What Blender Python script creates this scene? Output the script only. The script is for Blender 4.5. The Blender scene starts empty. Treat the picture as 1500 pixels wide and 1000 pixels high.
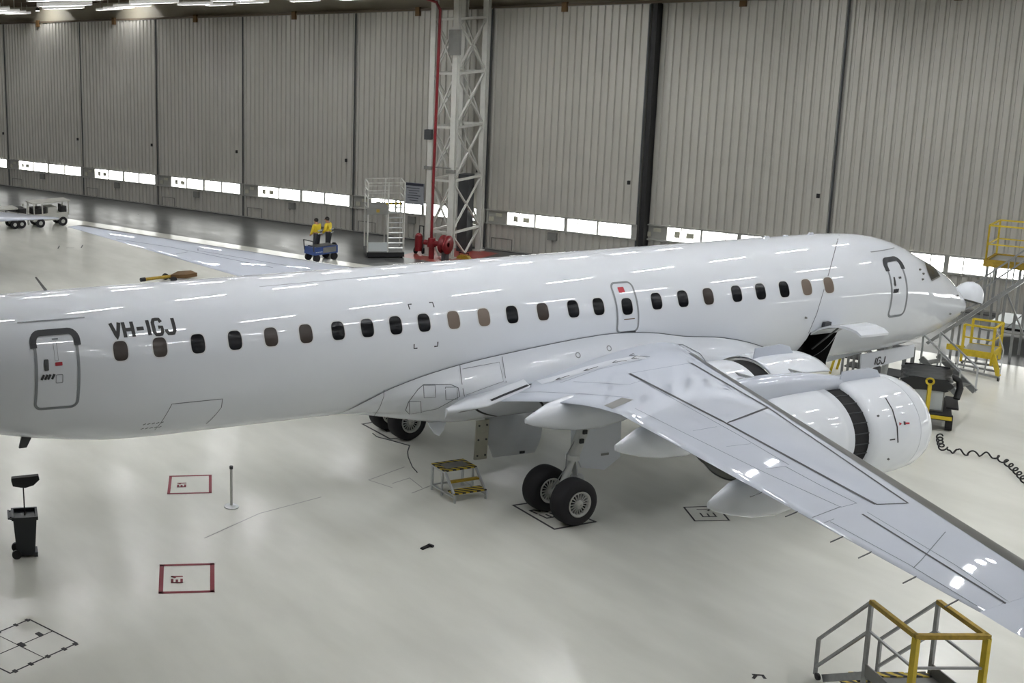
import bpy, math, random
from mathutils import Vector, Matrix
from mathutils.bvhtree import BVHTree
random.seed(7)
PI = math.pi
SC = bpy.context.scene
COL = SC.collection
R = math.radians

# ---------------------------------------------------------------- camera, world, exposure
CAM = Vector((-18.8404, -23.1152, 11.2615))
YAW, PITCH, ROLL, FOC = 1.2506908, 0.1949447, -0.0364770, 1760.673
PPX, PPY = -702.538, -124.504
fwd = Vector((math.cos(YAW)*math.cos(PITCH), math.sin(YAW)*math.cos(PITCH), -math.sin(PITCH)))
rt0 = Vector((math.sin(YAW), -math.cos(YAW), 0)); up0 = rt0.cross(fwd)
RT = rt0*math.cos(ROLL)+up0*math.sin(ROLL); UP = -rt0*math.sin(ROLL)+up0*math.cos(ROLL)
cd = bpy.data.cameras.new('camera'); cam = bpy.data.objects.new('camera', cd); COL.objects.link(cam)
m3 = Matrix((RT, UP, -fwd)).transposed()
cam.matrix_world = Matrix.Translation(CAM) @ m3.to_4x4()
cd.sensor_width = 36; cd.lens = FOC/1500*36
cd.shift_x = -PPX/1500; cd.shift_y = PPY/1500
cd.clip_start = .1; cd.clip_end = 400
SC.camera = cam
w = bpy.data.worlds.new('world'); SC.world = w; w.use_nodes = True
w.node_tree.nodes['Background'].inputs[0].default_value = (.75, .82, .9, 1)
w.node_tree.nodes['Background'].inputs[1].default_value = .6
SC.view_settings.view_transform = 'Standard'; SC.view_settings.look = 'None'
SC.view_settings.gamma = 1; SC.view_settings.use_curve_mapping = False
SC.view_settings.exposure = -0.05
BATTEN_POWER = 150.0
BAT_Z = 11.65

# hangar axes: u runs along the big doors, n runs towards them
TH = -1.2039206
U = Vector((math.cos(TH), math.sin(TH), 0)); N = Vector((-math.sin(TH), math.cos(TH), 0))
WALL = 25.31
HROT = TH
def H(u, n, z=0): return U*u + N*n + Vector((0, 0, z))
def ray(px, py):
    return RT*((px-750-PPX)/FOC) - UP*((py-500-PPY)/FOC) + fwd
def onz(px, py, z=0.0):
    v = ray(px, py); return CAM + v*((z-CAM.z)/v.z)
def onn(px, py, n):
    v = ray(px, py); return CAM + v*((n-CAM.dot(N))/v.dot(N))

# ---------------------------------------------------------------- materials
def lin(c): return c/12.92 if c <= .04045 else ((c+.055)/1.055)**2.4
def L(r, g, b): return (lin(r/255), lin(g/255), lin(b/255), 1)
def mat(name, rgb, rough=.5, metal=0, coat=0, spec=.5, vary=0, vscale=3, emit=0, alpha=1, bump=0, bscale=30):
    m = bpy.data.materials.new(name); m.use_nodes = True; nt = m.node_tree
    b = nt.nodes['Principled BSDF']; c = L(*rgb)
    b.inputs['Base Color'].default_value = c; b.inputs['Roughness'].default_value = rough
    b.inputs['Metallic'].default_value = metal; b.inputs['Specular IOR Level'].default_value = spec
    if coat: b.inputs['Coat Weight'].default_value = coat; b.inputs['Coat Roughness'].default_value = .02
    if emit:
        b.inputs['Emission Color'].default_value = c; b.inputs['Emission Strength'].default_value = emit
    if vary or bump:
        tc = nt.nodes.new('ShaderNodeTexCoord'); nz = nt.nodes.new('ShaderNodeTexNoise')
        nz.inputs['Scale'].default_value = vscale; nz.inputs['Detail'].default_value = 5
        nt.links.new(tc.outputs['Object'], nz.inputs['Vector'])
        if vary:
            cr = nt.nodes.new('ShaderNodeValToRGB')
            cr.color_ramp.elements[0].position = .3; cr.color_ramp.elements[1].position = .7
            cr.color_ramp.elements[0].color = tuple(x*(1-vary) for x in c[:3])+(1,)
            cr.color_ramp.elements[1].color = tuple(min(1, x*(1+vary*.5)) for x in c[:3])+(1,)
            nt.links.new(nz.outputs['Fac'], cr.inputs[0]); nt.links.new(cr.outputs[0], b.inputs['Base Color'])
        if bump:
            bp = nt.nodes.new('ShaderNodeBump'); bp.inputs['Strength'].default_value = bump
            n2 = nt.nodes.new('ShaderNodeTexNoise'); n2.inputs['Scale'].default_value = bscale
            nt.links.new(tc.outputs['Object'], n2.inputs['Vector'])
            nt.links.new(n2.outputs['Fac'], bp.inputs['Height']); nt.links.new(bp.outputs[0], b.inputs['Normal'])
    return m
M = {}
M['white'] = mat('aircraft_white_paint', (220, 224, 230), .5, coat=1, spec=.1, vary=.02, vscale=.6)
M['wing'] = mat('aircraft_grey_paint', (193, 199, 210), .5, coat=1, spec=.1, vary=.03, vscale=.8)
M['fairing'] = mat('fairing_paint', (216, 220, 226), .5, coat=1, spec=.1, vary=.02, vscale=.8)
M['slat'] = mat('bare_metal', (104, 104, 101), .38, .85, vary=.15, vscale=2)
M['line'] = mat('panel_gap', (105, 110, 116), .7)
M['seal'] = mat('dark_seal', (44, 46, 50), .6)
M['grey_seal'] = mat('grey_seal', (128, 132, 136), .6)
M['black'] = mat('matt_black', (18, 18, 20), .55, vary=.2)
M['void'] = mat('dark_interior', (14, 14, 16), .8, vary=.3, vscale=6)
M['rubber'] = mat('tyre_rubber', (24, 23, 27), .75, vary=.15, vscale=4)
M['rim'] = mat('wheel_rim', (190, 190, 186), .4, .3, vary=.08)
M['glass'] = mat('cabin_glass', (18, 19, 22), .15, spec=.15)
M['glass_brown'] = mat('cabin_glass_shade', (56, 49, 45), .25, spec=.25)
M['glass_tan'] = mat('cabin_blind', (112, 100, 90), .3, spec=.25)
M['ring'] = mat('window_surround', (206, 208, 210), .4)
M['red'] = mat('red_paint', (168, 38, 52), .5)
M['pipe_red'] = mat('pipe_red', (120, 20, 28), .4, vary=.1)
M['mark_red'] = mat('floor_red_tape', (128, 38, 50), .55, vary=.1, vscale=8)
M['mark_black'] = mat('floor_black_tape', (40, 38, 40), .55, vary=.15, vscale=8)
M['mark_faint'] = mat('floor_faint_line', (150, 150, 146), .5)
M['gear'] = mat('gear_white', (196, 198, 196), .4, vary=.05)
M['beige'] = mat('primer_beige', (176, 174, 158), .5, vary=.1, vscale=6)
M['steel'] = mat('galvanised_steel', (150, 152, 152), .4, .5, vary=.12, vscale=8)
M['alu'] = mat('aluminium', (200, 203, 205), .32, .7, vary=.08)
M['darkgrey'] = mat('dark_grey_paint', (62, 64, 66), .55, vary=.15)
M['midgrey'] = mat('mid_grey_paint', (118, 118, 114), .5, vary=.12)
M['cream'] = mat('tower_white_paint', (198, 198, 191), .5, vary=.08, vscale=3)
M['yellow'] = mat('safety_yellow', (206, 180, 44), .5, vary=.15, vscale=7)
M['worn_yellow'] = mat('worn_yellow', (160, 132, 36), .6, vary=.3, vscale=14)
M['hivis'] = mat('hi_vis_yellow', (232, 206, 52), .7, vary=.08)
M['trouser'] = mat('dark_trousers', (44, 46, 52), .8)
M['skin'] = mat('skin', (176, 132, 108), .6)
M['hair'] = mat('dark_hair', (28, 24, 22), .7)
M['blue'] = mat('cart_blue', (44, 70, 128), .45, vary=.1)
M['bin'] = mat('bin_plastic', (24, 29, 33), .45, vary=.1)
M['label'] = mat('pale_label', (190, 196, 196), .5)
M['sign'] = mat('sign_board', (148, 152, 158), .5)
M['sign_dark'] = mat('sign_heading', (44, 46, 60), .5)
M['tarp'] = mat('black_tarpaulin', (30, 31, 33), .3, vary=.3, vscale=5, bump=.8, bscale=9)
M['cladding'] = mat('door_cladding', (188, 186, 178), .42, .25, vary=.07, vscale=.35)
M['fascia'] = mat('fascia', (158, 152, 136), .6, vary=.12, vscale=.8)
M['ceil'] = mat('roof_deck', (150, 138, 112), .7, vary=.15, vscale=.8)
M['truss'] = mat('roof_steel', (92, 80, 66), .6)
M['backwall'] = mat('rear_wall', (122, 120, 114), .7, vary=.05, vscale=.2)
M['pane'] = mat('daylit_pane', (250, 251, 247), .3, emit=8)
M['pane_frame'] = mat('pane_frame', (150, 150, 144), .5)
M['tube'] = mat('fluorescent_tube', (249, 251, 255), .3, emit=BATTEN_POWER)
M['skirt'] = mat('glowing_skirt', (225, 225, 222), .6, emit=.35)  # opaque batten skirts, given a faint glow of their own
M['spotface'] = mat('lamp_face', (255, 244, 225), .3, emit=20)
M['bracket'] = mat('brown_bracket', (96, 70, 36), .6)
M['redfloor'] = mat('red_floor_paint', (150, 62, 56), .35, vary=.1)

def floor_mat(name, rgb, dark, rough0, rough1, scale):
    m = bpy.data.materials.new(name); m.use_nodes = True; nt = m.node_tree; b = nt.nodes['Principled BSDF']
    tc = nt.nodes.new('ShaderNodeTexCoord')
    def noise(s, d, st=(1, 1, 1)):
        mp = nt.nodes.new('ShaderNodeMapping'); mp.inputs['Scale'].default_value = st
        mp.inputs['Rotation'].default_value = (0, 0, .5)
        n = nt.nodes.new('ShaderNodeTexNoise'); n.inputs['Scale'].default_value = s; n.inputs['Detail'].default_value = d
        nt.links.new(tc.outputs['Object'], mp.inputs['Vector']); nt.links.new(mp.outputs[0], n.inputs['Vector']); return n
    n1 = noise(scale, 4); n2 = noise(scale*7, 6, (1, .35, 1))
    mx = nt.nodes.new('ShaderNodeMath'); mx.operation = 'MULTIPLY_ADD'; mx.inputs[1].default_value = .45
    nt.links.new(n2.outputs['Fac'], mx.inputs[0])
    ad = nt.nodes.new('ShaderNodeMath'); ad.operation = 'MULTIPLY'; ad.inputs[1].default_value = .55
    nt.links.new(n1.outputs['Fac'], ad.inputs[0]); nt.links.new(ad.outputs[0], mx.inputs[2])
    cr = nt.nodes.new('ShaderNodeValToRGB'); cr.color_ramp.elements[0].position = .35; cr.color_ramp.elements[1].position = .62
    cr.color_ramp.elements[0].color = L(*dark); cr.color_ramp.elements[1].color = L(*rgb)
    nt.links.new(mx.outputs[0], cr.inputs[0]); nt.links.new(cr.outputs[0], b.inputs['Base Color'])
    mr = nt.nodes.new('ShaderNodeMapRange'); mr.inputs[3].default_value = rough0; mr.inputs[4].default_value = rough1
    nt.links.new(n2.outputs['Fac'], mr.inputs[0]); nt.links.new(mr.outputs[0], b.inputs['Roughness'])
    b.inputs['Specular IOR Level'].default_value = .4
    return m
M['floor'] = floor_mat('glossy_floor_coating', (226, 226, 217), (208, 208, 199), .14, .27, .16)
M['apron'] = floor_mat('dark_floor_coating', (94, 95, 94), (40, 42, 42), .19, .48, .3)
def stripes_mat(name, scale=(9, 9, 0)):
    m = bpy.data.materials.new(name); m.use_nodes = True; nt = m.node_tree; b = nt.nodes['Principled BSDF']
    tc = nt.nodes.new('ShaderNodeTexCoord'); sx = nt.nodes.new('ShaderNodeSeparateXYZ')
    nt.links.new(tc.outputs['Object'], sx.inputs[0])
    a = nt.nodes.new('ShaderNodeMath'); a.operation = 'ADD'
    nt.links.new(sx.outputs[0], a.inputs[0]); nt.links.new(sx.outputs[1], a.inputs[1])
    f = nt.nodes.new('ShaderNodeMath'); f.operation = 'MULTIPLY'; f.inputs[1].default_value = scale[0]
    nt.links.new(a.outputs[0], f.inputs[0])
    fr = nt.nodes.new('ShaderNodeMath'); fr.operation = 'FRACT'; nt.links.new(f.outputs[0], fr.inputs[0])
    gt = nt.nodes.new('ShaderNodeMath'); gt.operation = 'GREATER_THAN'; gt.inputs[1].default_value = .5
    nt.links.new(fr.outputs[0], gt.inputs[0])
    mx = nt.nodes.new('ShaderNodeMix'); mx.data_type = 'RGBA'
    mx.inputs[6].default_value = L(188, 164, 52); mx.inputs[7].default_value = L(30, 29, 30)
    nt.links.new(gt.outputs[0], mx.inputs[0]); nt.links.new(mx.outputs[2], b.inputs['Base Color'])
    b.inputs['Roughness'].default_value = .55
    return m
M['hazard'] = stripes_mat('hazard_stripe', (5.2, 0, 0))

# ---------------------------------------------------------------- mesh builder
class MB:
    def __init__(s): s.v = []; s.f = []; s.sm = []
    def add(s, vs, fs, smooth=False):
        o = len(s.v); s.v += [tuple(p) for p in vs]
        for f in fs: s.f.append(tuple(i+o for i in f)); s.sm.append(smooth)
        return s
    def box(s, c, size, rot=None, rz=0):
        c = Vector(c); hx, hy, hz = (x/2 for x in size)
        if rot is None: rot = Matrix.Rotation(rz, 3, 'Z')
        vs = [c + rot @ Vector((x, y, z)) for x in (-hx, hx) for y in (-hy, hy) for z in (-hz, hz)]
        return s.add(vs, [(0, 1, 3, 2), (4, 6, 7, 5), (0, 4, 5, 1), (2, 3, 7, 6), (0, 2, 6, 4), (1, 5, 7, 3)])
    def bar(s, a, b, wd, h=None, up=(0, 0, 1)):
        a = Vector(a); b = Vector(b); h = wd if h is None else h
        d = (b-a); ln = d.length
        if ln < 1e-6: return s
        d.normalize(); up = Vector(up)
        if abs(d.dot(up)) > .98: up = N if abs(d.dot(N)) < .9 else U
        x = d.cross(up).normalized(); y = x.cross(d)
        return s.box((a+b)/2, (wd, ln, h), Matrix((x, d, y)).transposed())
    def cyl(s, a, b, r0, r1=None, seg=16, cap=True, smooth=True):
        a = Vector(a); b = Vector(b); r1 = r0 if r1 is None else r1
        d = (b-a).normalized(); t = Vector((0, 0, 1)) if abs(d.z) < .9 else Vector((1, 0, 0))
        x = d.cross(t).normalized(); y = d.cross(x)
        ra = [a+(x*math.cos(k*2*PI/seg)+y*math.sin(k*2*PI/seg))*r0 for k in range(seg)]
        rb = [b+(x*math.cos(k*2*PI/seg)+y*math.sin(k*2*PI/seg))*r1 for k in range(seg)]
        s.add(ra+rb, [(k, (k+1) % seg, seg+(k+1) % seg, seg+k) for k in range(seg)], smooth)
        if cap:
            s.add(ra, [tuple(reversed(range(seg)))]); s.add(rb, [tuple(range(seg))])
        return s
    def tube(s, pts, r, seg=8):
        pts = [Vector(p) for p in pts]; rings = []; x = None
        for i, p in enumerate(pts):
            d = (pts[min(i+1, len(pts)-1)]-pts[max(i-1, 0)]).normalized()
            if x is None:
                t = Vector((0, 0, 1)) if abs(d.z) < .9 else Vector((1, 0, 0)); x = d.cross(t).normalized()
            else: x = (x - d*x.dot(d)).normalized()
            y = d.cross(x)
            rings.append([p+(x*math.cos(k*2*PI/seg)+y*math.sin(k*2*PI/seg))*r for k in range(seg)])
        return s.loft(rings, cap=True)
    def loft(s, rings, closed=True, cap=False, smooth=True):
        n = len(rings[0]); vs = [p for r in rings for p in r]; fs = []
        for i in range(len(rings)-1):
            for k in range(n if closed else n-1):
                a, b = i*n+k, i*n+(k+1) % n; fs.append((a, b, b+n, a+n))
        s.add(vs, fs, smooth)
        if cap:
            s.add(rings[0], [tuple(reversed(range(n)))]); s.add(rings[-1], [tuple(range(n))])
        return s
    def lathe(s, a, axis, prof, seg=32, a0=0, a1=2*PI, ref=None):
        a = Vector(a); d = Vector(axis).normalized()
        t = Vector(ref) if ref else (Vector((0, 0, 1)) if abs(d.z) < .9 else Vector((1, 0, 0)))
        x = (t-d*t.dot(d)).normalized(); y = d.cross(x); full = abs(a1-a0-2*PI) < 1e-6
        cnt = seg if full else seg+1
        rings = [[a+d*h+(x*math.cos(a0+(a1-a0)*k/seg)+y*math.sin(a0+(a1-a0)*k/seg))*r for k in range(cnt)] for h, r in prof]
        return s.loft(rings, closed=full)
    def ball(s, c, r, seg=14, rot=None):
        c = Vector(c); r = r if hasattr(r, '__len__') else (r, r, r)
        rings = []
        for i in range(seg//2+1):
            ph = -PI/2+PI*i/(seg//2); rr = max(math.cos(ph), 1e-3)
            ring = []
            for k in range(seg):
                v = Vector((rr*math.cos(2*PI*k/seg)*r[0], rr*math.sin(2*PI*k/seg)*r[1], math.sin(ph)*r[2]))
                ring.append(c+(rot @ v if rot else v))
            rings.append(ring)
        return s.loft(rings)
    def prism(s, poly, off):
        n = len(poly); off = Vector(off); a = [Vector(p) for p in poly]; b = [p+off for p in a]
        return s.add(a+b, [tuple(reversed(range(n))), tuple(range(n, 2*n))]+[(k, (k+1) % n, n+(k+1) % n, n+k) for k in range(n)])
    def build(s, name, m, parent=None):
        me = bpy.data.meshes.new(name); me.from_pydata(s.v, [], s.f)
        me.polygons.foreach_set('use_smooth', s.sm)
        me.materials.append(M[m] if isinstance(m, str) else m); me.update()
        import bmesh
        bm = bmesh.new(); bm.from_mesh(me); bmesh.ops.recalc_face_normals(bm, faces=bm.faces); bm.to_mesh(me); bm.free()
        o = bpy.data.objects.new(name, me); COL.objects.link(o)
        if parent: o.parent = parent
        return o
def empty(name, loc=(0, 0, 0), rz=0):
    o = bpy.data.objects.new(name, None); COL.objects.link(o); o.location = loc; o.rotation_euler = (0, 0, rz)
    o.empty_display_size = .2; return o
def tag(o, label, cat, group=None):
    o['label'] = label; o['category'] = cat
    if group: o['group'] = group
    return o
def struct(o, label=None):
    o['kind'] = 'structure'
    if label: o['label'] = label
    return o
def copy_tree(o, parent=None):
    c = o.copy(); COL.objects.link(c)
    if parent: c.parent = parent
    for ch in list(o.children): copy_tree(ch, c)
    return c

# ---------------------------------------------------------------- setting
APR = 18.75
def quad_floor(name, u0, u1, n0, n1, z, m):
    mb = MB(); mb.add([H(u0, n0, z), H(u1, n0, z), H(u1, n1, z), H(u0, n1, z), H(u0, n0, z-.3), H(u1, n0, z-.3), H(u1, n1, z-.3), H(u0, n1, z-.3)],
        [(0, 1, 2, 3), (7, 6, 5, 4), (0, 4, 5, 1), (1, 5, 6, 2), (2, 6, 7, 3), (3, 7, 4, 0)])
    return struct(mb.build(name, m))
UL, UR, NB = -72, 44, -27.5
quad_floor('floor', UL, UR, NB, APR, 0, 'floor')
quad_floor('floor.001', UL, UR, APR, 28.5, 0, 'apron')
def wallbox(name, a, b, z0, z1, t, m):
    mb = MB(); d = (b-a); ang = math.atan2(d.y, d.x); c = (a+b)/2; c.z = (z0+z1)/2
    mb.box(c, (d.length, t, z1-z0), rz=ang); return struct(mb.build(name, m))
ZR = 13.3
wallbox('wall_left', H(UL-.2, NB), H(UL-.2, 28.5), 0, ZR, .4, 'backwall')
wallbox('wall_right', H(UR+.2, NB), H(UR+.2, 28.5), 0, ZR, .4, 'backwall')
wallbox('wall_back', H(UL, NB-.2), H(UR, NB-.2), 0, ZR, .4, 'backwall')
wallbox('wall_front', H(UL, 28.7), H(UR, 28.7), 0, ZR, .4, 'darkgrey')
# header above the doors
wallbox('trim_1', H(UL, WALL+.55), H(UR, WALL+.55), 11.06, ZR, .5, 'fascia')
mb = MB(); mb.box(H(-14, WALL+.2, 11.03), (UR-UL, .5, .1), rz=TH)
struct(mb.build('trim_2', 'truss'))
# roof
mb = MB()
mb.box(H((UL+UR)/2, (NB+28.5)/2, ZR+.1), (UR-UL, 28.5-NB, .2), rz=TH)
struct(mb.build('ceiling', 'ceil'))
k = 0
for n in range(-24, 26, 4):
    k += 1; mb = MB()
    mb.bar(H(UL, n, 13.0), H(UR, n, 13.0), .16, .3); struct(mb.build('trim_%d' % (k+2), 'truss'))
for u in range(-70, 44, 8):
    k += 1; mb = MB()
    a = H(u+.9, NB, 12.12); b = H(u+.9, 25.2, 12.12)
    mb.bar(a, b, .14, .2)
    for n in range(-27, 25, 4): mb.bar(H(u+.9, n, 12.12), H(u+.9, n, ZR), .06)
    struct(mb.build('trim_%d' % (k+2), 'truss'))

# door leaves: corrugated cladding, a strip of daylit panes, lower panel
ZW0, ZW1, ZT = 1.23, 1.85, 11.0
def door_leaf(idx, u0, u1, off, flip=False, mirror=False):
    root = empty('door_%d' % idx, H(u0, WALL+off, 0), TH); root['kind'] = 'structure'
    root['label'] = 'tall grey corrugated hangar door leaf with a low strip of bright panes'
    W_ = u1-u0
    def corr(z0, z1, name):
        mb = MB(); x = 0.0; prof = []
        p = .30
        while x < W_-.001:
            for dx, y in ((0, 0), (.16, 0), (.19, .07), (.27, .07), (.30, 0)):
                if x+dx <= W_: prof.append((x+dx, y))
            x += p
        prof.append((W_, 0))
        vs = [(x, y, z) for z in (z0, z1) for x, y in prof]; n = len(prof)
        mb.add(vs, [(i, i+1, n+i+1, n+i) for i in range(n-1)])
        return mb.build(name, 'cladding', root)
    corr(ZW1, ZT, 'cladding'); corr(.04, ZW0, 'lower_cladding')
    mb = MB()
    mb.box((W_/2, -.02, ZW0+.0), (W_, .1, .07)); mb.box((W_/2, -.02, ZW1), (W_, .1, .05))
    mb.box((W_/2, .02, .03), (W_, .1, .06)); mb.box((.04, .12, ZT/2), (.08, .24, ZT)); mb.box((W_-.04, .12, ZT/2), (.08, .24, ZT))
    mb.box((W_/2, .02, ZT-.02), (W_, .1, .06)); mb.build('frame', 'pane_frame', root)
    mb = MB(); mb.box((W_-.025, -.012, ZT/2), (.05, .03, ZT)); mb.build('edge_seal', 'darkgrey', root)
    mb = MB(); a = .95 if W_ > 5 else .5; e = W_-.25; mid = (a+e)/2
    mb.box((a/2+.05, .06, (ZW0+ZW1)/2), (a, .05, ZW1-ZW0))
    mb.box((mid, .02, (ZW0+ZW1)/2), (.14, .1, ZW1-ZW0))
    q1 = (a+mid)/2; q3 = (mid+e)/2
    for q in (q1, q3): mb.box((q, .02, (ZW0+ZW1)/2), (.07, .1, ZW1-ZW0))
    for q in (q1+.9, q1-.8, q3-.9, q3+.8): mb.box((q, .05, (ZW0+ZW1)/2), (.03, .04, ZW1-ZW0))
    mb.box((W_-.12, .02, (ZW0+ZW1)/2), (.24, .1, ZW1-ZW0))
    mb.build('mullion', 'pane_frame', root)
    for x0, x1 in ((a, q1), (q1, mid), (mid, q3), (q3, e)):
        mb = MB(); mb.box(((x0+x1)/2, .085, (ZW0+ZW1)/2), (x1-x0, .01, ZW1-ZW0)); mb.build('window_pane', 'pane', root)
    mb = MB(); mb.box((.25, .0, ZW0+.22), (.24, .04, .2)); mb.box((.62, .0, ZW0+.42), (.3, .03, .15)); mb.box((a+.45, .06, ZW0+.3), (.22, .02, .26))
    mb.box((a+.95, .06, ZW0+.3), (.3, .02, .22)); mb.build('notice', 'beige', root)
    mb = MB(); mb.box((W_*.47, -.06, ZW0-.28), (.4, .12, .34)); mb.build('junction_box', 'midgrey', root)
    mb = MB(); mb.box((W_-.45, -.04, 3.62), (.1, .08, .16)); mb.build('lock', 'black', root)
    mb = MB(); mb.box((W_*.48, -.08, ZT-.05), (.22, .16, .42)); mb.build('guide_bracket', 'bracket', root)
    mb = MB()
    for x in (.3, 1.3): mb.box((x, -.02, .32), (.03, .02, .5))
    mb.box((.8, -.02, .57), (1.0, .02, .03)); mb.build('access_hatch', 'midgrey', root)
    return root
seams = [-70.5, -63.6, -56.7, -49.74, -42.1, -35.45, -28.86, -21.58, -14.3]
di = 0
for a, b in zip(seams[:-1], seams[1:]):
    di += 1; door_leaf(di, a, b-.03, 0 if di % 2 else .02)
rs = [-14.28, -7.42, -.54, 6.2, 12.9, 19.7, 26.5, 33.3, 40.0]
for i, (a, b) in enumerate(zip(rs[:-1], rs[1:])):
    di += 1; door_leaf(di, a+.02, b, 0 if i == 0 else .42)
mb = MB(); mb.box(H(-7.25, WALL+.35, 5.5), (.18, .7, 11), rz=TH); struct(mb.build('trim_60', 'black'))
mb = MB()
mb.box(H(-14, WALL-.12, .012), (UR-UL, .1, .02), rz=TH); struct(mb.build('trim_61', 'darkgrey'))

# fluorescent battens: rows run towards the doors
def batten(u, n, first=[None]):
    if first[0] is None:
        r = empty('fluorescent_batten', H(u, n, BAT_Z), TH)
        tag(r, 'white fluorescent batten hanging below the hangar roof', 'light', 'ceiling battens')
        mb = MB(); mb.box((0, 0, .055), (.26, 1.8, .05)); mb.box((0, .7, .5), (.02, .02, .85)); mb.box((0, -.7, .5), (.02, .02, .85)); mb.build('housing', 'cream', r)
        mb = MB(); mb.box((0, 0, -.02), (.1, 1.74, .05)); mb.build('tube', 'tube', r)
        for q in (-1, 1): mb = MB(); mb.box((q*.13, 0, -.02), (.012, 1.8, .105)); mb.build('side_skirt', 'skirt', r)  # skirts added around the tube to cut off its low sideways light
        for q in (-1, 1): mb = MB(); mb.box((0, q*.9, -.02), (.26, .012, .105)); mb.build('end_skirt', 'skirt', r)
        first[0] = r; return r
    r = copy_tree(first[0]); r.location = H(u, n, BAT_Z); return r
for i in range(-8, 6):
    u = -2.6+8.05*i
    for k in range(-3, 7):
        n = 3.5*k
        if u < -25 and k % 2: continue
        if abs(u-CAM.dot(U)) < 1.5 and n < -14: continue
        batten(u, n)
# two downlights against the header
for k, px in enumerate((55, 180)):
    p = onn(px, 18, WALL-1.0); p.z = 11.75
    r = empty('header_lamp', p, TH)
    tag(r, ('left' if k == 0 else 'right')+' of two small lamps lighting the beam above the far left doors', 'light', 'lamps on the header beam')
    mb = MB(); mb.cyl((0, 0, 0), (0, 0, .2), .14, .1, 14); mb.bar((0, 0, .2), (0, .9, .35), .05); mb.build('housing', 'darkgrey', r)
    mb = MB(); mb.cyl((0, 0, -.012), (0, 0, .0), .12, .12, 14); mb.build('lamp_face', 'spotface', r)
    ld = bpy.data.lights.new('header_lamp_light', 'SPOT'); ld.energy = 160; ld.spot_size = R(120); ld.shadow_soft_size = .1
    lo = bpy.data.objects.new('lamp_light', ld); COL.objects.link(lo); lo.parent = r; lo.location = (0, .1, -.05); lo.rotation_euler = (R(55), 0, 0)

# ---------------------------------------------------------------- airplane
ATT = -0.0351925
plane = empty('airplane'); plane.rotation_euler = (0, -ATT, 0)
tag(plane, 'large white twin engine jet airliner marked VH-IGJ parked on the hangar floor', 'airplane')
ca, sa = math.cos(ATT), math.sin(ATT)
def W2A(p): return Vector((p[0]*ca+p[2]*sa, p[1], -p[0]*sa+p[2]*ca))
CA = W2A(CAM)
def aty(px, py, y):
    v = W2A(ray(px, py)); return CA + v*((y-CA.y)/v.y)
def rayA(px, py): return W2A(ray(px, py)).normalized()
ZU = 3.7755
def interp(tab, x):
    if x <= tab[0][0]: return tab[0][1]
    for (x0, y0), (x1, y1) in zip(tab[:-1], tab[1:]):
        if x <= x1:
            t = (x-x0)/(x1-x0); return y0+(y1-y0)*t
    return tab[-1][1]
def smooth_tab(tab, n=6):
    # Catmull-Rom resample for soft outlines
    out = []
    for i in range(len(tab)-1):
        p0 = tab[max(i-1, 0)]; p1 = tab[i]; p2 = tab[i+1]; p3 = tab[min(i+2, len(tab)-1)]
        for k in range(n):
            t = k/n; x = p1[0]+(p2[0]-p1[0])*t
            m1 = (p2[1]-p0[1])/max(p2[0]-p0[0], 1e-6)*(p2[0]-p1[0]); m2 = (p3[1]-p1[1])/max(p3[0]-p1[0], 1e-6)*(p2[0]-p1[0])
            y = (2*t**3-3*t**2+1)*p1[1]+(t**3-2*t**2+t)*m1+(-2*t**3+3*t**2)*p2[1]+(t**3-t**2)*m2
            out.append((x, y))
    out.append(tab[-1]); return out
TOP = smooth_tab([(-19.2, 5.0), (-17, 5.16), (-15, 5.25), (-13, 5.281), (0, 5.281), (10.2, 5.281), (11.4, 5.26), (12.4, 5.16), (13.25, 4.95), (14.05, 4.62), (14.7, 4.36), (15.15, 4.15), (15.6, 3.93), (16.0, 3.65), (16.25, 3.46), (16.4, 3.33)])
BOT = smooth_tab([(-19.2, 4.7), (-17, 3.85), (-15, 3.15), (-13.5, 2.68), (-12.4, 2.4), (-11.2, 2.16), (-10, 2.0), (-9, 1.95), (-8, 1.945), (0, 1.945), (11, 1.945), (12.5, 1.96), (13.75, 2.03), (15.05, 2.22), (15.9, 2.45), (16.25, 2.58), (16.4, 2.64)])
HWT = smooth_tab([(-19.2, .16), (-17, .62), (-15, 1.0), (-13.5, 1.24), (-12.2, 1.4), (-11, 1.47), (-9.8, 1.502), (-9, 1.505), (0, 1.505), (9.8, 1.505), (11.2, 1.48), (12.4, 1.38), (13.4, 1.23), (14.4, 1.0), (15.3, .74), (16.0, .52), (16.4, .38)])
def sect(x):
    if x > 12: x = 12+(x-12)*4.4/4.1
    zt, zb, hw = interp(TOP, x), interp(BOT, x), interp(HWT, x)
    f = (ZU-1.945)/(5.281-1.945)
    if x > 11:  # the widest line sinks towards the nose
        f = f+(0.5-f)*min((x-11)/5, 1)
    return zt, zb, hw, zb+(zt-zb)*f
def fring(x, seg=96):
    zt, zb, hw, zc = sect(x); out = []
    for k in range(seg):
        a = 2*PI*k/seg; c, s = math.cos(a), math.sin(a)
        out.append(Vector((x, hw*s, zc+((zt-zc) if c > 0 else (zc-zb))*c)))
    return out
def fsurf(x, z):  # right hand side (-y)
    zt, zb, hw, zc = sect(x); h = (zt-zc) if z > zc else (zc-zb)
    t = max(1-((z-zc)/h)**2, 0); y = -hw*math.sqrt(t)
    n = Vector((0, y/hw**2, (z-zc)/h**2)).normalized(); return Vector((x, y, z)), n
CX0, CX1, CZ0, CZ1 = 8.95, 9.95, 2.1, 3.02
xs = sorted(set([-19.2+.4*i for i in range(27)]+[-8.6+.6*i for i in range(29)]+[8.95, 9.2, 9.45, 9.7, 9.95, 10.2]+[10.4+.15*i for i in range(41)]))
rings = [fring(x) for x in xs if x < 16.08]+[fring(16.1)]
mb = MB(); mb.loft(rings); mb.add(rings[0], [tuple(range(96))])
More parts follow.
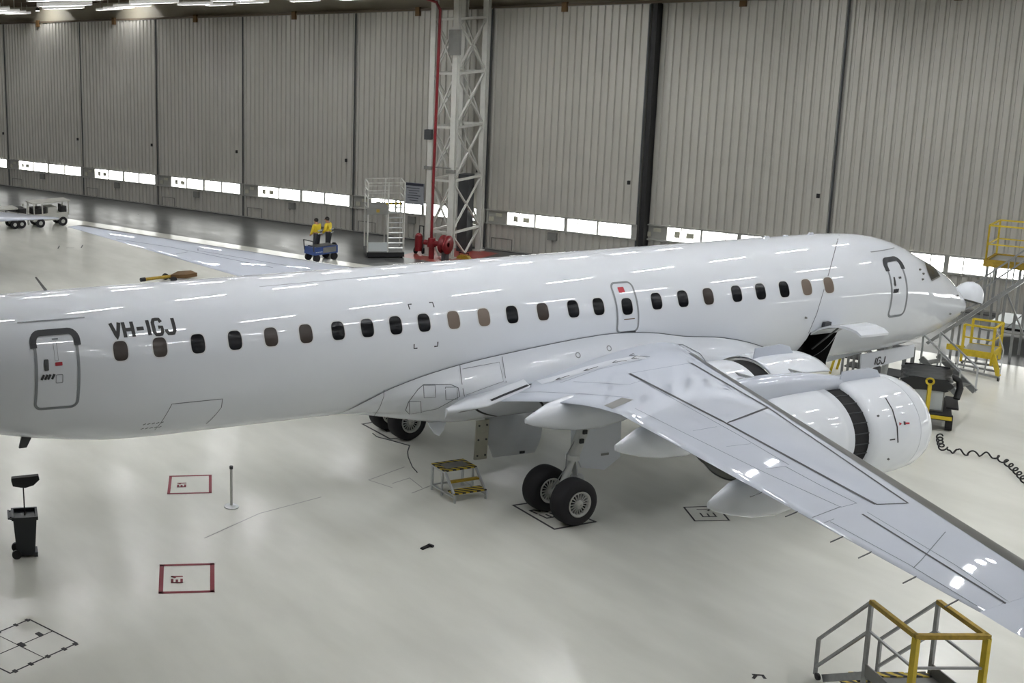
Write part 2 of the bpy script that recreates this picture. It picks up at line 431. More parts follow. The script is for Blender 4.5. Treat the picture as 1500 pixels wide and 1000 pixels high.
keepf, keeps = [], []
for f, s_ in zip(mb.f, mb.sm):
    c = sum((Vector(mb.v[i]) for i in f), Vector())/len(f)
    if CX0 < c.x < CX1 and CZ0 < c.z < CZ1 and c.y < 0: continue
    keepf.append(f); keeps.append(s_)
mb.f, mb.sm = keepf, keeps
fuselage = mb.build('fuselage', 'white', plane)
def bvh_of(*objs):
    vs, fs = [], []
    for o in objs:
        b = len(vs); vs += [v.co.copy() for v in o.data.vertices]; fs += [tuple(i+b for i in p.vertices) for p in o.data.polygons]
    return BVHTree.FromPolygons(vs, fs)
def cast(bvh, px, py):
    d = rayA(px, py); h = bvh.ray_cast(CA, d)
    if h[0] is None: return None
    n = h[1] if h[1].dot(d) < 0 else -h[1]
    return h[0], n
def ribbon_pts(mb, pn, wd, off=.004):
    if len(pn) < 2: return mb
    vs = []
    for i, (p, n) in enumerate(pn):
        d = (pn[min(i+1, len(pn)-1)][0]-pn[max(i-1, 0)][0]).normalized()
        s_ = n.cross(d).normalized()*wd/2
        vs += [p+n*off-s_, p+n*off+s_]
    return mb.add(vs, [(2*i, 2*i+1, 2*i+3, 2*i+2) for i in range(len(pn)-1)], True)
def px_line(mb, bvh, pts, wd, step=9, off=.004, closed=False):
    pts = list(pts)+([pts[0]] if closed else []); pn = []
    for (x0, y0), (x1, y1) in zip(pts[:-1], pts[1:]):
        k = max(1, int(math.hypot(x1-x0, y1-y0)/step))
        for i in range(k):
            h = cast(bvh, x0+(x1-x0)*i/k, y0+(y1-y0)*i/k)
            if h: pn.append(h)
    h = cast(bvh, *pts[-1])
    if h: pn.append(h)
    # break where the surface jumps
    run = []
    for q in pn:
        if run and (q[0]-run[-1][0]).length > .9: ribbon_pts(mb, run, wd, off); run = []
        run.append(q)
    ribbon_pts(mb, run, wd, off); return mb
def px_patch(mb, bvh, poly, off=.005, rings=4, step=8):
    b = []
    for (x0, y0), (x1, y1) in zip(poly, poly[1:]+poly[:1]):
        k = max(1, int(math.hypot(x1-x0, y1-y0)/step))
        b += [(x0+(x1-x0)*i/k, y0+(y1-y0)*i/k) for i in range(k)]
    cx = sum(p[0] for p in poly)/len(poly); cy = sum(p[1] for p in poly)/len(poly); n = len(b); R_ = []
    for r in range(rings+1):
        t = 1-r/rings*.98; ring = []
        for x, y in b:
            for q in (1, .93, .86, .8, .7):
                h = cast(bvh, cx+(x-cx)*t*q, cy+(y-cy)*t*q)
                if h: break
            if not h: return mb
            ring.append(h[0]+h[1]*off)
        R_.append(ring)
    return mb.loft(R_, cap=False).add(R_[-1], [tuple(range(n))], True)
fb = bvh_of(fuselage)
def fline(mb, pts, wd, off=.004, step=.08):
    pn = []
    for (x0, z0), (x1, z1) in zip(pts[:-1], pts[1:]):
        k = max(1, int(math.hypot(x1-x0, z1-z0)/step))
        pn += [fsurf(x0+(x1-x0)*i/k, z0+(z1-z0)*i/k) for i in range(k)]
    pn.append(fsurf(*pts[-1])); return ribbon_pts(mb, pn, wd, off)
def rrect(x0, x1, z0, z1, r, n=5):
    out = []
    for cx, cz, a in ((x1-r, z1-r, 0), (x0+r, z1-r, PI/2), (x0+r, z0+r, PI), (x1-r, z0+r, 1.5*PI)):
        out += [(cx+r*math.cos(a+PI/2*i/n), cz+r*math.sin(a+PI/2*i/n)) for i in range(n+1)]
    return out
def fpatch(mb, poly, off=.005, rings=4, dens=.08):
    b = []
    for (x0, z0), (x1, z1) in zip(poly, poly[1:]+poly[:1]):
        k = max(1, int(math.hypot(x1-x0, z1-z0)/dens)); b += [(x0+(x1-x0)*i/k, z0+(z1-z0)*i/k) for i in range(k)]
    cx = sum(p[0] for p in poly)/len(poly); cz = sum(p[1] for p in poly)/len(poly); R_ = []
    for r in range(rings+1):
        t = 1-r/rings*.98; ring = []
        for x, z in b:
            p, n = fsurf(cx+(x-cx)*t, cz+(z-cz)*t); ring.append(p+n*off)
        R_.append(ring)
    return mb.loft(R_).add(R_[-1], [tuple(range(len(b)))], True)
# cabin windows
WPX = [176.8, 234.4, 290, 344.4, 397, 448, 495, 538, 579.6, 621, 664.4, 708.6, 750, 795, 839.6, 876.6, 918, 961.6, 1000.2, 1037.4, 1079, 1114, 1148.6, 1181.6, 1214]
WPY = [514.6, 509, 504, 499.4, 493.6, 488.8, 484.2, 480.4, 476.4, 472.4, 468.4, 464, 460.2, 456, 452.4, 448.8, 445.6, 441, 437.6, 434, 430.4, 427, 424, 420.6, 418]
BROWN = {0, 1, 4, 5, 13, 19}; TAN = {10, 11, 23, 24}
def cabin_window(x, z, i, parent):
    poly = []
    for k in range(28):
        a = 2*PI*k/28; c, s_ = math.cos(a), math.sin(a)
        poly.append((x+.16*math.copysign(abs(c)**.62, c), z+.19*math.copysign(abs(s_)**.62, s_)))
    mb = MB(); fpatch(mb, poly, .006, 3, 1)
    o = mb.build('cabin_window', 'glass_tan' if i in TAN else 'glass_brown' if i in BROWN else 'glass', parent)
    if i in TAN: o['label'] = 'cabin window with its tan blind down'
    mb = MB(); fline(mb, [(x+(px-x)*1.07, z+(pz-z)*1.06) for px, pz in poly+poly[:1]], .03, .005, 1); mb.build('window_surround', 'ring', o if parent is plane else parent)
    return o
exit_root = None
for i, (px, py) in enumerate(zip(WPX, WPY)):
    h = cast(fb, px, py)[0]
    if i == 16: exit_x = h.x; exit_z = h.z; continue
    cabin_window(h.x, 4.276, i, plane)
# emergency exit over the wing
mb = MB(); ex = exit_x
poly = rrect(ex-.31, ex+.31, 3.62, 4.74, .12); fline(mb, poly+poly[:1], .05, .006)
ed = mb.build('emergency_exit', 'grey_seal', plane); cabin_window(ex, 4.22, 16, ed)
mb = MB(); fline(mb, [(ex-.2, 3.61), (ex+.26, 3.61)], .05, .008); mb.build('lower_seal', 'seal', ed)
mb = MB(); fpatch(mb, rrect(ex-.14, ex+.04, 4.53, 4.65, .02), .007, 2); mb.build('red_placard', 'red', ed)
mb = MB(); fline(mb, [(ex-.12, 3.93), (ex+.2, 3.93)], .02, .007); mb.build('exit_lettering', 'bracket', ed)
# service doors
def service_door(x0, x1, z0, z1, aft):
    mb = MB(); poly = rrect(x0, x1, z0, z1, .14); fline(mb, poly+poly[:1], .06, .006)
    d = mb.build('service_door', 'grey_seal', plane); w_ = x1-x0; cx = (x0+x1)/2
    mb = MB(); zc = z1-.02
    top = [(x0-.02, z1-.26)]+[(x0+.14-.16*math.cos(a*PI/12), z1-.16+.16*math.sin(a*PI/12)) for a in range(7)]+[(x1-.14+.16*math.sin(a*PI/12), z1-.16+.16*math.cos(a*PI/12)) for a in range(7)]+[(x1+.02, z1-.26)]
    fline(mb, top, .14, .012); mb.build('door_seal', 'seal', d)
    mb = MB(); fline(mb, [(x0-.25, z1+.2), (x1+.3, z1+.2)], .03, .012); mb.build('rain_gutter', 'grey_seal', d)
    mb = MB(); fpatch(mb, rrect(cx-.27*w_/.85, cx-.18*w_/.85, z0+.82, z0+1.04, .02), .012, 2); mb.build('door_handle', 'darkgrey', d)
    mb = MB()
    for k, xx in enumerate((-.33, -.26, -.2, -.12)):
        fline(mb, [(cx+xx*w_/.85, z0+.64), (cx+(xx+.05)*w_/.85, z0+.74)], .05, .008)
    mb.build('door_stencil', 'seal', d)
    mb = MB()
    if aft:
        fpatch(mb, rrect(cx-.05, cx+.1, z0+.9, z0+.97, .01), .008, 2); mb.build('red_placard', 'red', d)
        mb = MB(); q = rrect(cx-.04, cx+.1, z0+.55, z0+.72, .02); fline(mb, q+q[:1], .012, .006)
        mb.build('latch_cover', 'line', d); mb = MB(); q = rrect(cx-.05, cx+.02, z0+1.0, z0+1.35, .01); fline(mb, q+q[:1], .008, .006)
        mb.build('vent_flap', 'line', d); mb = MB(); fline(mb, [(cx-.06, z0+1.4), (cx+.07, z0+1.4)], .03, .006); mb.build('door_stencil', 'line', d)
    else:
        fpatch(mb, rrect(cx+.02, cx+.14, z0+.98, z0+1.03, .01), .008, 2); mb.build('door_lock', 'darkgrey', d)
    return d
service_door(-11.8, -10.92, 3.2, 4.72, True)
service_door(11.6, 12.24, 3.27, 4.72, False)
# lettering drawn as strokes
GLY = {'V': [[(0, 1), (.5, 0), (1, 1)]], 'H': [[(0, 0), (0, 1)], [(1, 0), (1, 1)], [(0, .5), (1, .5)]], '-': [[(0, .5), (1, .5)]],
       'I': [[(.5, 0), (.5, 1)]], 'G': [[(1, .8), (.8, 1), (.2, 1), (0, .8), (0, .2), (.2, 0), (.8, 0), (1, .2), (1, .48), (.55, .48)]],
       'J': [[(1, 1), (1, .2), (.8, 0), (.2, 0), (0, .2), (0, .3)]], 'E': [[(1, 1), (0, 1), (0, 0), (1, 0)], [(0, .5), (.8, .5)]],
       '1': [[(.25, .75), (.6, 1), (.6, 0)]], '3': [[(0, 1), (1, 1), (.5, .55), (1, .35), (1, 0), (0, 0)]], '2': [[(0, .8), (.2, 1), (.8, 1), (1, .8), (0, 0), (1, 0)]], 'U': [[(0, 1), (0, 0), (1, 0), (1, 1)]]}
def strokes(text, h, wfac=.6, gap=.28):
    x = 0; out = []
    for ch in text:
        wd = h*wfac*(.25 if ch == 'I' else .85 if ch == '-' else 1)
        for st in GLY[ch]: out.append([(x+p[0]*wd, p[1]*h) for p in st])
        x += wd+h*gap
    return out, x-h*gap
st, tw = strokes('VH-IGJ', .27); mb = MB()
for s_ in st: fline(mb, [(-10.12+p[0]*1.38/tw, 4.52+p[1]) for p in s_], .08, .005, .05)
mb.build('registration_lettering', 'black', plane)
# hatch corner marks, panel outlines on the side
mb = MB()
for x, z, dx, dz in ((-3.04, 4.67, 1, -1), (-2.4, 4.67, -1, -1), (-3.04, 3.74, 1, 1), (-2.42, 3.74, -1, 1)):
    fline(mb, [(x+dx*.09, z), (x, z), (x, z+dz*.1)], .03, .005)
mb.build('cut_here_mark', 'seal', plane)
mb = MB()
fline(mb, [(-9.0, 2.35), (-8.9, 2.75), (-8.82, 3.03), (-7.65, 3.02), (-7.62, 2.8), (-7.8, 2.35)], .018, .004)
for z in (2.42, 2.55):
    for k in range(5): fline(mb, [(-9.35+k*.1, z), (-9.29+k*.1, z+.03)], .03, .004)
mb.build('access_panel_outline', 'line', plane)
mb = MB(); px_line(mb, fb, [(1229, 344), (1214, 400), (1196, 460), (1184, 488)], .02, 6); mb.build('skin_joint', 'line', plane); mb = MB(); px_line(mb, fb, [(380, 420), (640, 396)], .012, 8); mb.build('skin_joint', 'line', plane)
mb = MB(); px_patch(mb, fb, [(1354, 384), (1358, 382), (1371, 394), (1377, 405), (1364, 411), (1358, 397)], .008, 3, 3)
cw = mb.build('cockpit_window', 'glass', plane)
mb = MB(); px_line(mb, fb, [(1354, 384), (1358, 383), (1371, 395), (1376, 405), (1364, 411), (1358, 397)], .035, 4, .01, True); mb.build('window_frame', 'midgrey', cw)
mb = MB()
for px, py in ((1347, 395), (1352, 401), (1351, 409), (1180, 465), (1402, 433), (1408, 457), (1391, 459)):
    h = cast(fb, px, py)
    if h: mb = MB(); mb.cyl(h[0]-h[1]*.01, h[0]+h[1]*.04, .035, .02, 8); mb.build('air_data_probe', 'midgrey', plane)
for px, hgt in ((1155, .12), (1186, .1), (1227, .14)):
    x = cast(fb, px, 362)[0].x; zt = interp(TOP, x)
    mb = MB(); mb.prism([(x-.1, 0, zt-.02), (x+.1, 0, zt-.02), (x+.04, 0, zt+hgt*.5), (x-.08, 0, zt+hgt*.5)], (0, .04, 0)); mb.build('blade_antenna', 'white', plane)
mb = MB(); mb.prism([(-11.0, .3, 5.2), (-10.92, .3, 5.2), (-11.2, .3, 5.55), (-11.24, .3, 5.55)], (0, .03, 0)); mb.build('blade_antenna', 'midgrey', plane)
mb = MB(); mb.prism([(-11.72, -.25, 2.3), (-11.5, -.25, 2.26), (-11.62, -.25, 2.03), (-11.78, -.25, 2.03)], (0, .06, 0)); mb.build('drain_mast', 'darkgrey', plane)
# nose: bulkhead, open radome
mb = MB(); nr = fring(16.1, 48); mb.add(nr, [tuple(range(48))]); mb.cyl((16.1, 0, 2.97), (16.2, 0, 2.97), .18, .18, 20); mb.build('nose_bulkhead', 'midgrey', plane)
mb = MB(); rb = Matrix.Rotation(R(-72), 3, 'Y'); base = Vector((16.68, 0, 3.04)); prof = []
RL_, RR_ = .56, .37
rings = []
for i in range(13):
    t = i/12; r = RR_*math.sqrt(max(1-t**2.2, 0.0004)); rings.append([base+rb @ Vector((RL_*t, r*math.cos(2*PI*k/32), r*math.sin(2*PI*k/32))) for k in range(32)])
mb.loft(rings); rad = mb.build('radome', 'white', plane); rad['label'] = 'white radome swung open above the nose'
mb = MB(); mb.loft([[base+rb @ Vector((.01, r*math.cos(2*PI*k/32), r*math.sin(2*PI*k/32))) for k in range(32)] for r in (RR_*.99, RR_*.5, .01)])
mb.build('radome_liner', 'darkgrey', rad)
for q in (-1, 1): mb = MB(); mb.bar((16.1, q*.3, 2.85), (16.85, q*.3, 3.05), .03); mb.build('radome_stay', 'steel', rad)
# forward cargo door
mb = MB()
cx0, cx1 = CX0-.02, CX1+.02
mb.add([(cx0, -1.36, CZ1+.05), (cx1, -1.36, CZ1+.05), (cx1, -.1, CZ1-.05), (cx0, -.1, CZ1-.05), (cx0, -1.1, CZ0-.05), (cx1, -1.1, CZ0-.05), (cx1, -.1, CZ0), (cx0, -.1, CZ0)],
       [(0, 1, 2, 3), (4, 5, 6, 7), (2, 3, 7, 6), (0, 3, 7, 4), (1, 2, 6, 5)])
mb.build('cargo_hold', 'void', plane)
arc = [(-1.38, 3.06), (-1.6, 3.24), (-1.85, 3.36), (-2.1, 3.42), (-2.35, 3.42), (-2.55, 3.38), (-2.68, 3.3)]
mb = MB(); xa, xb = 9.0, 9.92
ou = [[Vector((x, y, z)) for y, z in arc] for x in (xa, xb)]; inn = [[Vector((x, y+.01, z-.05)) for y, z in arc] for x in (xa, xb)]
sec = [[(x, y, z) for y, z in arc]+[(x, y+.01, z-.06) for y, z in reversed(arc)] for x in (xa, xb)]
mb.loft([[Vector(p) for p in s_] for s_ in sec], cap=True, smooth=False)
cd_ = mb.build('cargo_door', 'white', plane); cd_['label'] = 'white cargo door held open behind the nose'
mb = MB()
for t in (.2, .5, .8):
    x = xa+(xb-xa)*t; mb.box((x, -2.6, 3.27), (.12, .08, .08))
mb.build('door_latch', 'black', cd_)
mb = MB(); mb.box((9.35, -1.5, 3.27), (.2, .1, .16)); mb.bar((9.2, -1.3, 2.6), (9.1, -2.0, 3.32), .03); mb.build('door_stay', 'darkgrey', cd_)
# belly fairing
SEAM = [(-4.5, 2.02), (-3.95, 2.5), (-3.32, 2.85), (-2.15, 3.17), (-.62, 3.39), (2.14, 3.62), (3.6, 3.55), (4.72, 3.36), (6.04, 3.2), (7.28, 2.89), (8.36, 2.45), (8.9, 2.05)]
SEAM = smooth_tab(SEAM, 4)
def fair_ring(x):
    zs = interp(SEAM, x); t = max(0, min((x+4.5)/3.4, (8.9-x)/3.2, 1)); t = t*t*(3-2*t)
    zt_, zb_, hw, zc = sect(x); out = []
    zbot = 1.935-.37*t; hwb = 1.52+.26*t
    p0, _ = fsurf(x, min(zs, 3.7))
    for sgn in (-1, 1):
        pts = []
        for i in range(17):
            a = i/16
            # from seam on the side down to the keel
            ez = zs+(zbot-zs)*math.sin(a*PI/2)**1.0
            full = hwb*max(math.cos(a*PI/2), 0)**.62 if a > .0 else hwb
            blend = min(a/.22, 1); blend = blend*blend*(3-2*blend)
            fy = -fsurf(x, max(ez, 1.95))[0].y
            y = (fy+.012)*(1-blend)+max(full, 0)*blend
            if t < .98: y = y*t+(1-t)*(max(fy*math.cos(max(a-.8, 0)/.2*PI/2), 0)+.012)
            pts.append(Vector((x, sgn*y, ez-.012*(1-blend)*0)))
        out += pts if sgn < 0 else list(reversed(pts))[1:]
    return out
mb = MB(); fx = [-4.48+.28*i for i in range(48)]
mb.loft([fair_ring(x) for x in fx if x < 8.88], closed=False)
fairing = mb.build('belly_fairing', 'fairing', plane)
bb = bvh_of(fuselage, fairing)
mb = MB()
fline(mb, [q for q in SEAM if -4.45 < q[0] < 8.7], .022, .018, .2)
px_line(mb, bb, [(562, 570), (562, 580), (556, 596), (548, 608)], .014, 6, .013)
px_line(mb, bb, [(673, 533), (676, 560), (680, 580)], .016, 8, .013); px_line(mb, bb, [(735, 522), (741, 560)], .016, 8, .013)
px_line(mb, bb, [(677, 540), (731, 530), (737, 558), (682, 578)], .01, 8, .013)
poly = [(594, 600), (598, 588), (612, 570), (620, 563), (660, 563), (671, 568), (673, 580), (640, 598), (600, 606)]
px_line(mb, bb, poly, .018, 5, .013, True)
for x0, y0 in ((620, 564), (652, 567), (599, 587)): px_line(mb, bb, [(x0, y0), (x0+17, y0), (x0+18, y0+17), (x0+1, y0+18)], .014, 6, .013, True)
px_line(mb, bb, [(961, 503), (1000, 505), (1025, 518), (1035, 532)], .018, 6, .013)
mb.build('fairing_panel_line', 'line', fairing)
mb = MB()
for px, py in ((846.5, 520), (892, 510)):
    h = cast(bb, px, py)
    if h:
        x_ = h[1].cross(Vector((0, 0, 1))).normalized(); y_ = h[1].cross(x_); pn = [(h[0]+(x_*math.cos(a*PI/8)+y_*math.sin(a*PI/8))*.06, h[1]) for a in range(17)]
        ribbon_pts(mb, pn, .025, .006)
mb.build('drain_port', 'grey_seal', fairing)
mb = MB(); ell = [(745+50*math.cos(a*PI/18), 594+16*math.sin(a*PI/18)) for a in range(-4, 23)]
px_line(mb, bb, ell, .05, 6, .008); mb.build('wheel_well_seal', 'black', fairing)

# wings
def te_right(y):
    return interp([(1.2, -1.2), (2.0, -1.05), (2.6, -.72), (3.2, -.6), (4.0, -.72), (4.8, -.97), (5.6, -1.25), (14.45, 1.065-.406*14.45)], y), interp([(1.2, 2.3), (2.0, 2.46), (2.6, 2.62), (3.2, 2.76), (4.0, 2.96), (4.8, 3.14), (5.6, 3.285), (14.45, 2.82+.0831*14.45)], y)
def le_right(y): return 5.72-.617*y, 2.80+.0831*y
def le_left(y): return (interp([(1.2, 4.95), (6, 2.85), (15.0, -4.33)], y), 2.80+.0831*y)
def te_left(y): return interp([(1.2, -1.2), (2.0, -1.05), (4.0, -.72), (5.6, -1.25), (15.0, -5.05)], y), interp([(1.2, 2.3), (2.0, 2.46), (4.0, 2.96), (5.6, 3.285), (15.0, 2.82+.0831*15.0)], y)
def foil(le, te, y, sgn, tu, tl, n=22, s0=0, s1=1, off=0):
    (xl, zl), (xt, zt) = le(y), te(y); c = xl-xt; up_, lo = [], []
    for i in range(n+1):
        s_ = s0+(s1-s0)*(1-math.cos(PI*i/n/2)) if s0 == 0 else s0+(s1-s0)*i/n
        th_ = 1.4845*math.sqrt(s_)-.63*s_-1.758*s_**2+1.4215*s_**3-.5075*s_**4
        th_ = max(th_, 0)*2
        x = xl-c*s_; zc = zl+(zt-zl)*s_
        up_.append(Vector((x, sgn*y, zc+tu*c*th_+off))); lo.append(Vector((x, sgn*y, zc-tl*c*th_-off)))
    return up_, lo
YS = [1.2, 1.9, 2.4, 3.0, 3.6, 4.2, 4.8, 5.6, 7, 8.5, 10, 11.5, 13, 14.45]
def tuf(y): return .088-.0022*y
def wing(le, te, ys, sgn):
    mb = MB(); rs_ = []
    for y in ys:
        u_, l_ = foil(le, te, y, sgn, tuf(y), .045); rs_.append(list(reversed(u_))+l_[1:])
    mb.loft(rs_, closed=True); mb.add(rs_[-1], [tuple(range(len(rs_[-1])))], True)
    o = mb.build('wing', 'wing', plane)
    mb = MB(); sl = []
    for y in ys:
        if y < 2.2: continue
        c = le(y)[0]-te(y)[0]; s1 = .38/c
        u_, l_ = foil(le, te, y, sgn, tuf(y), .045, 8, 0, s1, .004); l2 = foil(le, te, y, sgn, tuf(y), .045, 8, 0, s1*.7, .004)[1]
        sh = Vector((.006, 0, 0)); sl.append([p+sh for p in list(reversed(u_))+l2[1:]])
    mb.loft(sl, closed=False); mb.build('leading_edge_slat', 'slat', o)
    return o
wr = wing(le_right, te_right, YS, -1); wr['label'] = 'right wing towards the viewer'
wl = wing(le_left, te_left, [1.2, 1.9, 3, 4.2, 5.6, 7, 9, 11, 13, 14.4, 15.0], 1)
# winglet on the near tip
(xl, zl), (xt, zt) = le_right(14.45), te_right(14.45)
mb = MB(); rs_ = []
for t in (0, .12, .25, .38, .5, .65, .8, .9, 1):
    y = 14.45+2.1*t-.7*t*t; z = .14*t+1.25*t**4; x0 = xl-.9*t-1.2*t*t; x1 = xt-.95*t+.05*t*t; nrm = Vector((0, .08+.75*t**3, 1-.5*t**3)).normalized()
    pr = []
    for i in range(13):
        s_ = 1-math.cos(PI*i/24); pr.append((s_, .055*(1-s_)*math.sqrt(s_)*2.4))
    ring = [Vector((x0+(x1-x0)*s_, -y, zl+(zt-zl)*s_+z))+Vector((0, nrm.y*h_, nrm.z*h_))*(x0-x1) for s_, h_ in pr]
    ring2 = [Vector((x0+(x1-x0)*s_, -y, zl+(zt-zl)*s_+z))-Vector((0, nrm.y*h_, nrm.z*h_))*(x0-x1)*.6 for s_, h_ in pr]
    rs_.append(list(reversed(ring))+ring2[1:])
mb.loft(rs_); mb.add(rs_[-1], [tuple(range(25))], True); mb.build('winglet', 'wing', wr)
wb = bvh_of(wr)
mb = MB()
px_line(mb, wb, [(922, 547), (1064, 620), (1125, 597), (1012, 531.5)], .055, 8, .005)
px_line(mb, wb, [(1064, 620), (1283, 739)], .05, 8, .005); px_line(mb, wb, [(1283, 739), (1330, 737), (1125, 597)], .035, 8, .005)
px_line(mb, wb, [(1263, 753), (1472, 883), (1446, 898)], .03, 8, .005)
mb.build('panel_seal', 'seal', wr)
mb = MB()
px_line(mb, wb, [(1012, 531.5), (922, 547)], .018, 8); px_line(mb, wb, [(755, 574.6), (790, 574), (848, 576.5), (894, 580), (922, 582)], .016, 8)
px_line(mb, wb, [(840, 559), (880, 561), (920, 563.6), (945, 556)], .016, 8)
px_line(mb, wb, [(930, 598), (1000, 633), (1120, 692), (1232, 743), (1255, 737)], .012, 8)
px_line(mb, wb, [(940, 558), (1004, 594), (1080, 636), (1156, 681)], .012, 8)
px_line(mb, wb, [(1015, 631), (1050, 625)], .012, 8); px_line(mb, wb, [(1064, 654), (1100, 650)], .012, 8); px_line(mb, wb, [(1122, 687), (1150, 683)], .012, 8)
px_line(mb, wb, [(1150, 683), (1200, 710), (1255, 737)], .012, 8)
px_line(mb, wb, [(1216, 764), (1330, 826), (1432, 888)], .012, 8); px_line(mb, wb, [(1207, 766), (1222, 760)], .012, 6)
px_line(mb, wb, [(1190, 758), (1232, 742)], .02, 6); px_line(mb, wb, [(1385, 779), (1350, 820), (1338, 832)], .012, 8)
px_line(mb, wb, [(1446, 898), (1475, 884), (1484, 886)], .014, 5)
px_line(mb, wb, [(1270, 750), (1400, 828), (1478, 882)], .01, 8)
px_line(mb, wb, [(820, 561), (880, 540), (940, 527)], .014, 8)
mb.build('skin_joint', 'line', wr)
mb = MB(); px_patch(mb, wb, [(885, 594), (911, 582.5), (928, 585.5), (897, 599)], .005, 3, 6); mb.build('flap_gap_plate', 'midgrey', wr)
mb = MB(); px_line(mb, wb, [(790, 560), (820, 552.5), (860, 540), (900, 529.5), (942, 522.5)], .3, 6, .004)
mb.build('walkway_strip', 'white', wr)
mb = MB()
for (x0, y0), (x1, y1) in (((814, 556.5), (834, 550)), ((855, 543.5), (876, 537)), ((897, 531.5), (918, 528)), ((922, 521), (952, 522.5)), ((925, 525.5), (936, 526))):
    px_line(mb, wb, [(x0, y0), (x1, y1)], .03, 4, .008); px_line(mb, wb, [(x0+6, y0-3.2), (x0, y0), (x0+8, y0-1)], .025, 3, .008)
mb.build('walkway_arrow', 'seal', wr)
mb = MB()
for px, py in ((1112, 574), (1118, 577), (1062, 545), (1136, 586), (1142, 589)):
    h = cast(bvh_of(*[c for c in wr.children if c.name.startswith('leading')]), px, py+2)
    if h: mb.box(h[0]+h[1]*.004, (.22, .06, .02), Matrix.Rotation(R(-58), 3, 'Z'))
if mb.v: mb.build('slat_track_slot', 'black', wr)
mb = MB()
for t in (.03, .14, .27, .36, .52, .66):
    y = 14.3-t*6.2; x, z = te_right(y); mb.bar((x+.02, -y, z), (x-.28, -y-.05, z-.02), .012)
mb.build('static_wick', 'darkgrey', wr)
# wing root fillet trailing piece
mb = MB()
mb.loft([[Vector((x, ya, za)), Vector((x2, yb_, zb_)), Vector((x2, yb_, zb_-.06)), Vector((x, ya, za-.25))] for x, ya, za, x2, yb_, zb_ in ((-.15, -1.5, 2.9, -.2, -1.95, 2.735), (-.8, -1.52, 2.74, -.85, -1.99, 2.55), (-1.5, -1.6, 2.57, -1.4, -2.03, 2.44), (-2.1, -1.8, 2.48, -2.05, -2.03, 2.44), (-2.48, -1.98, 2.45, -2.46, -2.03, 2.44))], cap=True)
mb.build('wing_root_fillet', 'fairing', plane)
px_gap = MB(); px_line(px_gap, bvh_of(wr, *[c for c in plane.children if c.name.startswith('wing_root')]), [(719, 587), (735, 580), (778, 562.5)], .06, 5, .012)
if px_gap.v: px_gap.build('flap_gap', 'seal', wr)
# flap track fairings
def canoe(y, xt, zt, ln, parent, sgn=-1, wd=.26, dz=.0):
    mb = MB(); rs_ = []
    for t, w_, up_, dn in ((0, .02, .05, .06), (.05, .06, .12, .13), (.18, .14, .30, .24), (.35, .2, .42, .33), (.55, .22, .42, .36), (.75, .18, .40, .28), (.92, .1, .34, .12), (1, .03, .3, .02)):
        x = xt+ln*t; c = Vector((x, sgn*y, zt+.02*t)); k_ = wd/.22
        rs_.append([c+Vector((0, w_*k_*math.copysign(abs(math.sin(a))**.8, math.sin(a)), (up_ if math.cos(a) > 0 else dn)*math.cos(a))) for a in [2*PI*i/20 for i in range(20)]])
    mb.loft(rs_, cap=True); return mb.build('flap_track_fairing', 'fairing', parent)
canoe(3.3, -1.46, 2.47, 3.3, wr, wd=.34); canoe(6.15, -1.88, 2.88, 2.9, wr, wd=.27); canoe(9.35, -3.15, 3.14, 2.5, wr, wd=.23)
canoe(3.3, -1.46, 2.47, 3.3, wl, 1); canoe(6.15, -1.95, 2.95, 2.9, wl, 1)
# far wing panel lines and the dark flap gap seen beyond the fuselage crest
wlb = bvh_of(wl); mb = MB()
px_line(mb, wlb, [(170, 350), (250, 362), (330, 378), (400, 392)], .03, 8); px_line(mb, wlb, [(258, 372), (275, 369)], .03, 5); px_line(mb, wlb, [(290, 364), (290, 367), (450, 394)], .03, 8)
mb.build('skin_joint', 'line', wl)
mb = MB(); px_patch(mb, wlb, [(284, 401), (313, 393), (340, 399.5)], .006, 2, 6)
if mb.v: mb.build('flap_gap_plate', 'darkgrey', wl)
# tail, outside the frame to the left
mb = MB()
for sgn in (1, -1):
    rs_ = []
    for y, xl_, xt_, z in ((.4, -15.9, -18.6, 4.85), (6.04, -18.6, -19.9, 5.2)):
        rs_.append([Vector((xl_+(xt_-xl_)*s_, sgn*y, z+.06*(xl_-xt_)*math.sin(PI*min(s_*1.3, 1))*k_)) for s_, k_ in ((1, 0), (.6, 1), (.3, 1), (0, 0), (.3, -1), (.6, -1))])
    mb.loft(rs_, cap=True)
mb.build('tailplane', 'white', plane)
mb = MB(); rs_ = []
for z, xl_, xt_, w_ in ((5.1, -13.6, -18.6, .22), (10.4, -18.3, -20.3, .1)):
    rs_.append([Vector((xl_+(xt_-xl_)*s_, k_*w_, z)) for s_, k_ in ((1, 0), (.6, 1), (.3, 1), (0, 0), (.3, -1), (.6, -1))])
mb.loft(rs_, cap=True); mb.build('tail_fin', 'white', plane)
